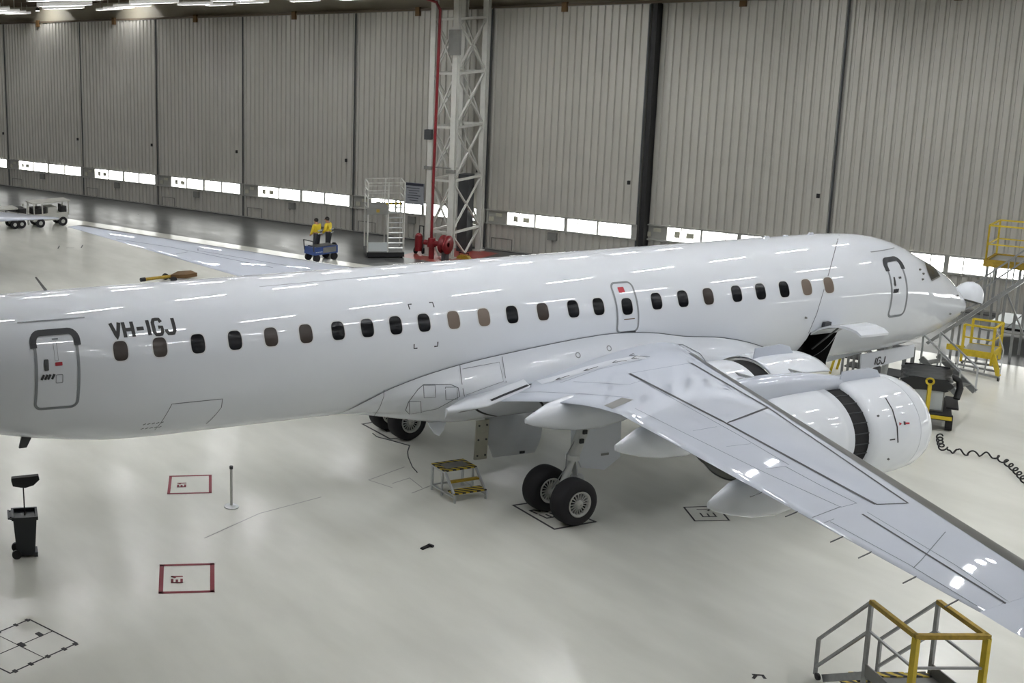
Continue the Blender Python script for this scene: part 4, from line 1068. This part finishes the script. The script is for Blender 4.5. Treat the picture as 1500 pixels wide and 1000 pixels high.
# low grey two step platform
g2 = onz(1294, 574)
sr = empty('low_work_platform', g2, TH); tag(sr, 'low dark grey two level work platform left of the stair flight', 'platform')
mb = MB(); mb.box((0, .2, .55), (.75, .8, .04)); mb.build('lower_deck', 'darkgrey', sr)
mb = MB(); mb.box((-.05, 1.0, 1.05), (.7, .9, .05)); mb.build('upper_deck', 'darkgrey', sr)
mb = MB()
for x in (-.34, .34):
    for y in (-.15, .55): mb.bar((x, y, 0.0), (x, y, .55), .05)
    mb.bar((x, -.15, .2), (x, .55, .2), .04)
mb.bar((-.34, -.15, .2), (.34, -.15, .2), .05); mb.bar((.34, -.15, .55), (.1, -.4, .02), .04); mb.build('lower_frame', 'steel', sr); mb = MB()
for x in (-.36, .26):
    for y in (.6, 1.4): mb.bar((x, y, 0), (x, y, 1.05), .09)
for y in (.6, 1.4): mb.bar((-.36, y, .95), (.26, y, .95), .06)
for x in (-.36, .26): mb.bar((x, .6, .3), (x, 1.4, .3), .05)
mb.build('upper_frame', 'steel', sr)
# small yellow trestle behind the engine
g3 = onz(1246, 560); sr = empty('yellow_trestle', g3+Vector((.4, .6, 0)), TH); tag(sr, 'yellow and grey step trestle half hidden behind the near engine', 'steps')
mb = MB(); mb.bar((-.3, 0, 0), (-.05, .05, 1.45), .06); mb.bar((-.05, .05, 1.45), (.2, .0, 1.35), .06); mb.bar((-.3, .6, 0), (-.05, .6, 1.45), .06); mb.build('leg_frame', 'yellow', sr)
mb = MB(); mb.bar((.2, 0, 1.4), (.75, -.2, .9), .04); mb.bar((.75, -.2, .9), (.75, -.2, 0), .05)
for k in range(4): mb.bar((.0+.14*k, 0, 0), (.0+.14*k, 0, 1.25-.12*k), .06)
mb.build('brace', 'steel', sr)
mb = MB()
for k in range(4): mb.box((.3, .3, .3+.26*k), (.5, .6, .03))
mb.build('tread', 'darkgrey', sr)
sr = empty('folded_scaffold', onz(1222, 548)+Vector((.5, 1.2, 0)), TH); tag(sr, 'dark stacked scaffold sections below the open cargo door', 'scaffold')
mb = MB()
for k in range(5): mb.bar((-.7, 0, .25+.26*k), (.5, .0, .35+.26*k), .06)
for x in (-.6, -.1, .4): mb.bar((x, 0, 0), (x, 0, 1.5), .07)
for x in (-.6, .4): mb.bar((x, .6, 0), (x, .6, 1.4), .07); mb.bar((x, 0, 1.2), (x, .6, 1.2), .05); mb.bar((x, 0, .3), (x, .6, .3), .05)
mb.build('tube_frame', 'darkgrey', sr)
# tall yellow platform by the doors with its boarding stair
NS = 19.0
pa = onn(1443, 388, NS); pu = pa.dot(U)
sr = empty('tall_access_platform', H(pu, NS, 0), TH); tag(sr, 'tall yellow railed access platform in front of the right hand doors', 'access platform')
zd = pa.z+.12
mb = MB(); rail_frame(mb, [(0.0, 0), (1.6, 0)], zd, zd+1.1, .045, (.48,)); rail_frame(mb, [(0, 0), (0, 1.2), (1.6, 1.2)], zd, zd+1.1, .045, (.48,)); mb.build('guard_rail', 'yellow', sr)
mb = MB(); mb.box((.8, 0, zd-.05), (1.7, .06, .22)); mb.box((0, .6, zd-.05), (.06, 1.2, .22)); mb.box((.8, 1.2, zd-.05), (1.7, .06, .22)); mb.build('deck_beam', 'worn_yellow', sr)
mb = MB(); mb.box((.8, .6, zd), (1.6, 1.2, .03)); mb.build('deck', 'steel', sr)
mb = MB()
for x in (.05, .85, 1.55):
    for y in (0.05, 1.15): mb.bar((x, y, .0), (x, y, zd), .06)
mb.bar((.05, .05, .9), (1.55, .05, .9), .04); mb.bar((.05, .05, .2), (1.55, .05, 2.2), .03); mb.build('leg_frame', 'steel', sr)
sa0, sa1 = onn(1402, 474, NS-.1), onn(1503, 408, NS-.1)
a0_, a1_ = Vector((sa0.dot(U), 0, sa0.z)), Vector((sa1.dot(U), 0, sa1.z))
sr = empty('boarding_stair', H(a0_.x, NS-.1, 0), TH); tag(sr, 'long metal stair rising right behind the nose to the tall platform', 'stair')
d = Vector((a1_.x-a0_.x, 0, a1_.z-a0_.z)); s0 = Vector((0, 0, a0_.z)); ext = 1.25
for yy in (0, -.75):
    mb = MB(); o_ = Vector((0, yy, 0)); mb.bar(s0+o_-d*.35, s0+d*ext+o_, .04, .09); mb.build('stringer', 'steel', sr)
    mb = MB(); up_ = Vector((0, 0, .62)); mb.bar(s0+o_+up_+d*.05, s0+d*ext+o_+up_, .035); mb.bar(s0+o_+up_*1.55+d*.1, s0+d*ext+o_+up_*1.55, .035)
    for t in (.1, .45, .8, 1.15): mb.bar(s0+o_+d*t, s0+o_+d*t+up_*1.55, .03)
    mb.build('handrail', 'steel', sr)
mb = MB()
for k in range(14):
    q = s0+d*(ext*k/14)-Vector((0, .37, 0)); mb.box(q, (.14, .72, .03))
mb.build('tread', 'alu', sr)
mb = MB(); q = s0+d*.72; mb.bar(q, (q.x-.0, 0, .05), .06); mb.bar(q+Vector((0, -.75, 0)), (q.x, -.75, .05), .06); q2 = s0+d*.05; mb.bar(q2, (q2.x, 0, 0), .06); mb.bar(q2-Vector((0, .75, 0)), (q2.x, -.75, 0), .06)
mb.bar(q, (q.x+.9, 0, .1), .04); mb.build('support', 'steel', sr)
# flat trailer near the doors at right
c = H(8.9, 22.6); r = empty('flat_trailer', c, TH); tag(r, 'long low pale flatbed trailer standing along the right hand doors', 'trailer')
mb = MB(); mb.box((0, 0, .5), (7.0, 1.6, .14)); mb.build('bed', 'label', r)
mb = MB(); mb.box((0, 0, .36), (6.6, 1.0, .16)); mb.build('chassis', 'black', r)
for x in (-2.4, 2.4):
    for y in (-.6, .6):
        mb = MB(); mb.cyl((x, y-.1, .22), (x, y+.1, .22), .22, .22, 18); mb.build('wheel', 'rubber', r)

# ---------------------------------------------------------------- lattice tower between the door sets
UT0, UT1, NT0, NT1 = -15.35, -14.25, 22.3, 24.7
tw_ = empty('lattice_column', H(UT0, NT0, 0), TH); tag(tw_, 'white painted lattice steel column between the hangar doors', 'column')
TW, TD, TZ = UT1-UT0, NT1-NT0, 11.9
mb_legs = []
for x in (0, TW):
    for y in (0, TD):
        mb = MB(); mb.box((x, y, TZ/2), (.06, .22, TZ)); mb.box((x-.0, y-.11, TZ/2), (.24, .03, TZ)); mb.box((x, y+.11, TZ/2), (.24, .03, TZ)); mb.box((x, y, .03), (.4, .4, .06)); mb.build('leg', 'cream', tw_)
LV = [1.15, 3.5, 5.87, 8.24, 10.6]
faces = [((0, 0), (TW, 0)), ((TW, 0), (TW, TD)), ((0, 0), (0, TD)), ((0, TD), (TW, TD))]
for (x0, y0), (x1, y1) in faces:
    mb = MB()
    for z in LV: mb.bar((x0, y0, z), (x1, y1, z), .1, .1)
    mb.bar((x0, y0, 11.6), (x1, y1, 11.6), .14, .3); mb.build('cross_tie', 'cream', tw_)
    mb = MB()
    for z0, z1 in zip(LV[:-1], LV[1:]):
        mb.bar((x0, y0, z0), (x1, y1, z1), .09, .05); mb.bar((x1, y1, z0), (x0, y0, z1), .09, .05)
    mx_, my_ = (x0+x1)/2, (y0+y1)/2; mb.bar((x0, y0, 1.15), (mx_, my_, .05), .09, .06); mb.bar((x1, y1, 1.15), (mx_, my_, .05), .09, .06)
    mb.build('diagonal_brace', 'cream', tw_)
mb = MB(); mb.box((-.02, -.22, 5.55), (.32, .2, .45)); mb.build('junction_box', 'darkgrey', tw_)
mb = MB(); mb.box((0, -.16, 4.05), (.4, .16, .14)); mb.box((TW, -.16, 3.95), (.4, .16, .14)); mb.bar((0, -.2, 4.1), (TW, -.2, 4.1), .05); mb.build('clamp', 'midgrey', tw_)
mb = MB(); mb.box((TW, -.15, 9.6), (.5, .2, 1.1)); mb.build('gusset_plate', 'midgrey', tw_)
mb = MB(); mb.box((TW*.6, TD-.5, 1.8), (.5, .5, 3.6)); mb.build('dark_box', 'darkgrey', tw_)  # plain dark box in the lower inside of the column
r = empty('fire_main_pipe', H(UT0+.5, NT0-.55, 0), TH); tag(r, 'dark red fire main pipe running up the lattice column', 'pipe')
mb = MB(); mb.tube([(-.02, 0, .9), (-.0, 0, 4), (.05, 0, 8), (.09, 0, 11.0), (-.05, -.1, 11.35), (-.6, -.5, 11.6), (-1.4, -.9, 11.75)], .062, 10); mb.build('pipe', 'pipe_red', r)
mb = MB(); mb.cyl((0, 0, .55), (0, 0, .95), .2, .16, 16); mb.cyl((0, 0, 0), (0, 0, .55), .12, .12, 14); mb.cyl((-.35, 0, .72), (.4, 0, .72), .12, .12, 14); mb.build('valve', 'pipe_red', r)
r = empty('fire_hose_reel', H(UT0+1.25, NT0-.65, 0), TH); tag(r, 'dark red hose reel standing at the front of the column base', 'hose reel')
mb = MB(); mb.lathe((-.15, 0, .75), (1, 0, 0), [(0, .1), (0, .42), (.05, .42), (.05, .3), (.25, .3), (.25, .42), (.3, .42), (.3, .1)], 26); mb.build('drum', 'pipe_red', r)
mb = MB(); mb.box((0, 0, .2), (.2, .3, .4)); mb.build('stand', 'darkgrey', r)
r = empty('fire_extinguisher_trolley', H(UT0-.45, NT0-.1, 0), TH); tag(r, 'dark red extinguisher trolley at the left foot of the column', 'extinguisher')
mb = MB(); mb.cyl((0, 0, .18), (0, 0, .85), .17, .17, 18); mb.ball((0, 0, .85), .17, 14); mb.build('cylinder', 'pipe_red', r)
mb = MB(); mb.bar((-.1, .2, .15), (-.1, .22, 1.3), .035); mb.bar((.1, .2, .15), (.1, .22, 1.3), .035); mb.bar((-.12, .22, 1.3), (.12, .22, 1.3), .035); mb.build('handle', 'black', r)
for q in (-.21, .21): mb = MB(); mb.cyl((q-.03, .12, .16), (q+.03, .12, .16), .16, .16, 16); mb.build('wheel', 'rubber', r)
mb = MB(); c = H(UT0+.3, NT0+.6); mb.add([H(UT0-.9, NT0-1.1, .004), H(UT1+1.0, NT0-1.1, .004), H(UT1+1.0, NT1, .004), H(UT0-.9, NT1, .004)], [(0, 1, 2, 3)])
tag(mb.build('floor_marking', 'redfloor'), 'red painted floor patch around the column foot', 'floor marking')
r = empty('wheel_chock', H(UT1+.5, NT0+.3, 0), TH); tag(r, 'yellow wheel chock lying at the column foot', 'chock')
mb = MB(); mb.prism([(-.35, -.1, 0), (.35, -.1, 0), (.2, -.1, .17), (-.2, -.1, .17)], (0, .22, 0)); mb.build('block', 'worn_yellow', r)
mb = MB(); mb.tube([(.2, 0, .17), (.25, 0, .27), (-.25, 0, .27), (-.2, 0, .17)], .02, 6); mb.build('rope_handle', 'black', r)
# notice board
r = empty('notice_board', H(-18.0, WALL-.1, 2.27), TH); tag(r, 'grey notice board with a dark heading on the door beside the column', 'sign')
mb = MB(); mb.box((0, 0, 0), (1.0, .04, 1.05)); mb.build('board', 'sign', r)
mb = MB(); mb.box((0, -.03, .45), (.96, .02, .13)); mb.build('heading', 'sign_dark', r)
mb = MB()
for k in range(6): mb.box((-.08+.05*(k % 2), -.03, .27-.12*k), (.7-.12*(k % 3), .015, .03))
mb.build('text_line', 'sign_dark', r)
# access stand with stair left of the column
b0, b1 = onz(537, 378), onz(592, 378); ex_ = (b1-b0).normalized(); WD = (b1-b0).length
r = empty('maintenance_stand', b0, math.atan2(ex_.y, ex_.x)); tag(r, 'tall white railed maintenance stand with a steep stair near the column', 'access stand')
XM = WD*.56; DP = 1.6; ZD = 2.3
mb = MB(); mb.box((WD/2, DP/2, .17), (WD, DP, .2)); mb.build('base', 'black', r)
mb = MB()
for x in (0.03, XM, WD-.03):
    for y in (.05, DP): mb.bar((x, y, .2), (x, y, 3.45), .045)
mb.build('post', 'cream', r)
mb = MB()
for z in (3.45, 3.1, 2.75): mb.bar((.03, .05, z), (XM, .05, z), .035); mb.bar((.03, DP, z), (WD, DP, z), .035); mb.bar((.03, .05, z), (.03, DP, z), .035); mb.bar((WD-.03, .05, z), (WD-.03, DP, z), .035)
mb.bar((XM, .05, 3.45), (WD, .05, 3.45), .03); mb.build('guard_rail', 'cream', r)
mb = MB(); mb.box((XM/2, DP/2, ZD), (XM, DP, .06)); mb.box((XM/2, .03, ZD-.14), (XM, .03, .3)); mb.build('deck', 'midgrey', r)
mb = MB(); mb.box((XM*.5, .0, ZD-.12), (.14, .02, .14)); mb.build('placard', 'worn_yellow', r)
mb = MB(); mb.box((XM*.52, .02, .52), (XM*.9, .05, .42)); mb.build('front_panel', 'label', r)
mb = MB()
for k in range(9):
    z = .45+.215*k; mb.box(((XM+WD)/2, .1+.11*k, z), (WD-XM-.06, .18, .035))
mb.build('tread', 'alu', r)
mb = MB(); mb.box(((XM+WD)/2, 1.05, ZD+.05), (WD-XM, .06, .1)); mb.box(((XM+WD)/2, .02, .2), (WD-XM, .03, .12)); mb.build('nosing', 'hazard', r)
mb = MB(); mb.bar((XM+.02, 0.05, .3), (XM+.02, 1.1, ZD), .03, .12); mb.bar((WD-.04, 0.05, .3), (WD-.04, 1.1, ZD), .03, .12); mb.build('stringer', 'cream', r)
for x, y in ((.1, .1), (WD-.1, .1), (.1, DP-.1), (WD-.1, DP-.1)):
    mb = MB(); mb.cyl((x-.03, y, .07), (x+.03, y, .07), .07, .07, 12); mb.build('castor', 'black', r)
# blue cart
c = (onz(455, 385)+onz(490, 380))/2+Vector((.1, .3, 0)); dd = onz(490, 380)-onz(455, 385); r = empty('tool_cart', c, math.atan2(dd.y, dd.x))
tag(r, 'blue four wheeled tool cart in front of two workers', 'cart')
mb = MB(); mb.box((0, 0, .5), (1.3, .75, .34)); mb.build('tray', 'blue', r)
mb = MB(); mb.box((.18, -.38, .52), (.72, .02, .24)); mb.build('side_panel', 'midgrey', r)
mb = MB(); mb.box((.05, 0, .68), (1.1, .6, .03)); mb.build('top_tray', 'darkgrey', r)
mb = MB(); mb.bar((-.66, -.34, .5), (-.72, -.34, .98), .04); mb.bar((-.66, .34, .5), (-.72, .34, .98), .04); mb.bar((-.72, -.34, .98), (-.72, .34, .98), .04); mb.build('push_handle', 'darkgrey', r)
mb = MB()
for k in range(4): mb.box((-.56+.1*k, -.385, .46), (.06, .01, .03))
mb.build('lettering', 'label', r)
for x in (-.48, .5):
    for y in (-.3, .3):
        mb = MB(); mb.cyl((x, y-.05, .17), (x, y+.05, .17), .17, .17, 18); mb.build('wheel', 'rubber', r)
mb = MB(); mb.cyl((.68, -.05, .55), (.74, -.05, .55), .2, .2, 18); mb.build('spare_wheel', 'rubber', r)

# workers seen from behind: one continuous skinned body each
def person(loc, rz, label, lean, arm):
    r = empty('person', loc, rz); tag(r, label, 'person', None)
    P = {'pel': (0, 0, .95), 'sp': (0, .0, 1.18), 'ch': (0, lean*.3, 1.38), 'nk': (0, lean*.5, 1.5), 'hd': (0, lean*.8, 1.6), 'tp': (0, lean*.9, 1.72),
         'ls': (-.19, lean*.3, 1.42), 'le': (-.25, lean*.2+.05, 1.16), 'lw': (-.18+arm, .24, 1.0), 'rs': (.19, lean*.3, 1.42), 're': (.25, lean*.2+.03, 1.16), 'rw': (.2-arm, .25, 1.02),
         'lh': (-.1, 0, .9), 'lk': (-.12, .02, .5), 'la': (-.12, 0, .08), 'lf': (-.13, .16, .035), 'rh': (.1, 0, .9), 'rk': (.12, .04, .5), 'ra': (.13, 0, .08), 'rf': (.14, .16, .035)}
    Rd = dict(pel=.155, sp=.145, ch=.16, nk=.065, hd=.095, tp=.075, ls=.075, le=.05, lw=.036, rs=.075, re=.05, rw=.036, lh=.1, lk=.068, la=.05, lf=.04, rh=.1, rk=.068, ra=.05, rf=.04)
    Ed = [('pel', 'sp'), ('sp', 'ch'), ('ch', 'nk'), ('nk', 'hd'), ('hd', 'tp'), ('ch', 'ls'), ('ls', 'le'), ('le', 'lw'), ('ch', 'rs'), ('rs', 're'), ('re', 'rw'), ('pel', 'lh'), ('lh', 'lk'), ('lk', 'la'), ('la', 'lf'), ('pel', 'rh'), ('rh', 'rk'), ('rk', 'ra'), ('ra', 'rf')]
    keys = list(P)
    # fingers: five short chains at each wrist
    vs = [Vector(P[k]) for k in keys]; rad = [Rd[k] for k in keys]; ed = [(keys.index(a), keys.index(b)) for a, b in Ed]
    for wk, sx in (('lw', -1), ('rw', 1)):
        wi = keys.index(wk); wv = Vector(P[wk]); ev = Vector(P[wk[0]+'e']); d = (wv-ev).normalized(); sd = d.cross(Vector((0, 0, 1))).normalized()
        vs.append(wv+d*.07); rad.append(.034); pi_ = len(vs)-1; ed.append((wi, pi_))
        for k in range(4):
            a = wv+d*.1+sd*(.022*(k-1.5)); vs.append(a); rad.append(.009); ed.append((pi_, len(vs)-1))
            vs.append(a+d*(.05-.006*abs(k-1.3))+Vector((0, 0, -.025))); rad.append(.008); ed.append((len(vs)-2, len(vs)-1))
        vs.append(wv+d*.05+sd*.05*sx+Vector((0, 0, .01))); rad.append(.01); ed.append((pi_, len(vs)-1))
    def skin(name, vs, ed, rad, m, lvl=2):
        me = bpy.data.meshes.new(name); me.from_pydata([tuple(v) for v in vs], ed, []); o = bpy.data.objects.new(name, me); COL.objects.link(o); o.parent = r
        md = o.modifiers.new('skin', 'SKIN')
        for i, sv in enumerate(me.skin_vertices[0].data): sv.radius = (rad[i], rad[i]*(.8 if rad[i] > .13 else 1)); sv.use_root = (i == 0)
        sb_ = o.modifiers.new('sub', 'SUBSURF'); sb_.levels = lvl; sb_.render_levels = lvl
        me.materials.append(M[m]); return o
    body = skin('body', vs, ed, rad, 'skin')
    def wear(name, ks, grow, m, root_first):
        kk = ks; ii = {k: i for i, k in enumerate(kk)}; e_ = [(ii[a], ii[b]) for a, b in Ed if a in ii and b in ii]
        return skin(name, [Vector(P[k]) for k in kk], e_, [Rd[k]+grow for k in kk], m)
    wear('jacket', ['pel', 'sp', 'ch', 'ls', 'le', 'lw', 'rs', 're', 'rw'], .022, 'hivis', 0)
    wear('trousers', ['pel', 'sp', 'lh', 'lk', 'la', 'rh', 'rk', 'ra'], .014, 'trouser', 0)
    for s_ in (-1, 1):
        mb = MB(); mb.ball((s_*.13, .06, .05), (.055, .15, .055), 12); mb.build('shoe', 'black', r)
    hd = Vector(P['hd'])
    mb = MB(); mb.ball(hd+Vector((0, -.015, .06)), (.098, .108, .105), 16); mb.build('hair', 'hair', r)
    mb = MB()
    mb.ball(hd+Vector((0, .105, .02)), (.016, .022, .024), 8)
    for s_ in (-1, 1): mb.ball(hd+Vector((s_*.1, .01, .02)), (.014, .024, .032), 8)
    mb.build('face_feature', 'skin', r)
    mb = MB(); mb.box((0, -.185+lean*.1, 1.2), (.3, .02, .05)); mb.box((0, -.185, 1.06), (.3, .02, .05)); mb.build('reflective_band', 'label', r)
    return r
person(onz(464, 374), R(20), 'person in a yellow hi vis jacket behind the cart, left of the pair, back turned', .08, .05)
person(onz(481, 372), R(35), 'person in a yellow hi vis jacket behind the cart, right of the pair, leaning', .12, .02)

# tow tractor and trailer at the far left
t0 = onz(66, 334); r = empty('tow_tractor', t0+Vector((.6, .8, 0)), math.atan2((onz(80, 331)-onz(25, 336)).y, (onz(80, 331)-onz(25, 336)).x)); tag(r, 'white roofed tow tractor at the far left by the doors', 'tractor')
mb = MB(); mb.box((-.15, 0, .55), (2.0, 1.1, .4)); mb.box((-.05, 0, .9), (.5, 1.1, .36)); mb.build('body', 'cream', r)
mb = MB(); mb.box((-.1, 0, 1.36), (2.2, 1.2, .07)); mb.build('roof', 'cream', r)
mb = MB(); mb.box((.62, -.3, .82), (.36, .4, .5)); mb.box((.46, -.3, 1.0), (.06, .4, .4)); mb.build('seat', 'black', r)
mb = MB(); mb.box((-.8, 0, .9), (.7, 1.0, .3)); mb.build('battery_box', 'black', r)
mb = MB()
for x in (.9, -.62, -1.1):
    for y in (-.53, .53): mb.bar((x, y, .6), (x, y, 1.36), .055)
mb.build('roof_post', 'cream', r)
for x in (.55, -.75):
    for y in (-.5, .5):
        mb = MB(); mb.cyl((x, y-.09, .25), (x, y+.09, .25), .25, .25, 20); o = mb.build('wheel', 'rubber', r)
        mb = MB(); mb.cyl((x, y-.1, .25), (x, y+.1, .25), .11, .11, 14); mb.build('hub', 'rim', o)
t1 = onz(10, 337.5); r2 = empty('equipment_trailer', t1+Vector((.2, .75, 0)), r.rotation_euler.z); tag(r2, 'white flat topped equipment trailer left of the tow tractor', 'trailer')
mb = MB(); mb.box((-.1, 0, .62), (2.4, 1.1, .3)); mb.box((-.4, 0, 1.12), (1.9, 1.1, .08)); mb.build('body', 'cream', r2)
mb = MB()
for x in (.95, .3, -.4): mb.box((x-.1, 0, .92), (.4, 1.0, .3))
mb.build('equipment', 'black', r2)
mb = MB(); mb.bar((1.15, -.5, .15), (1.15, -.5, 1.2), .09); mb.bar((1.15, .5, .15), (1.15, .5, 1.2), .09); mb.build('post', 'cream', r2)
for x in (.75, .35, -.75):
    for y in (-.48, .48):
        mb = MB(); mb.cyl((x, y-.08, .24), (x, y+.08, .24), .24, .24, 18); o = mb.build('wheel', 'rubber', r2)
        mb = MB(); mb.cyl((x, y-.09, .24), (x, y+.09, .24), .1, .1, 12); mb.build('hub', 'rim', o)
# second aircraft's wing tip coming in from the left edge
a = onz(88, 320, 2.6); b = onz(0, 309, 2.6); c = onz(0, 326, 2.6); le_d = (b-a); te_d = (c-a)
mb = MB(); rs_ = []
for t in (.02, .3, 1, 2.5, 5):
    p0 = a+le_d*t; p1 = a+te_d*t; cm = (p0+p1)/2; th_ = .05+.02*t; z = Vector((0, 0, .05*t))
    rs_.append([p0+z, p0*.7+p1*.3+z+Vector((0, 0, th_)), p0*.3+p1*.7+z+Vector((0, 0, th_*.7)), p1+z, p0*.3+p1*.7+z-Vector((0, 0, th_*.5)), p0*.7+p1*.3+z-Vector((0, 0, th_))])
mb.loft(rs_, cap=True); tag(mb.build('aircraft_wing', 'wing'), 'pointed grey wing tip of another aircraft in front of the tow tractor', 'wing')
# tow bar beyond the fuselage
a, b = onz(212, 409, .22), onz(284, 400.5, .22); a.z = 0; b.z = 0; d = b-a
r = empty('tow_bar', a, math.atan2(d.y, d.x)); tag(r, 'yellow tow bar with a brown head lying beyond the fuselage', 'tow bar')
ln = d.length
mb = MB(); mb.cyl((0, 0, .22), (ln*.55, 0, .22), .07, .07, 12); mb.build('bar', 'worn_yellow', r)
mb = MB(); mb.cyl((-.2, 0, .22), (.02, 0, .22), .09, .09, 12); mb.build('hitch', 'black', r)
mb = MB(); mb.prism([(ln*.5, -.1, .15), (ln*.75, -.4, .15), (ln, -.3, .15), (ln, .3, .15), (ln*.75, .4, .15)], (0, 0, .16)); mb.build('head', 'bracket', r)
mb = MB(); mb.cyl((ln*.5, -.45, .14), (ln*.5, -.35, .14), .14, .14, 14); mb.cyl((ln*.5, .35, .14), (ln*.5, .45, .14), .14, .14, 14); mb.bar((ln*.5, -.4, .14), (ln*.5, .4, .14), .05); mb.build('wheel', 'rubber', r)
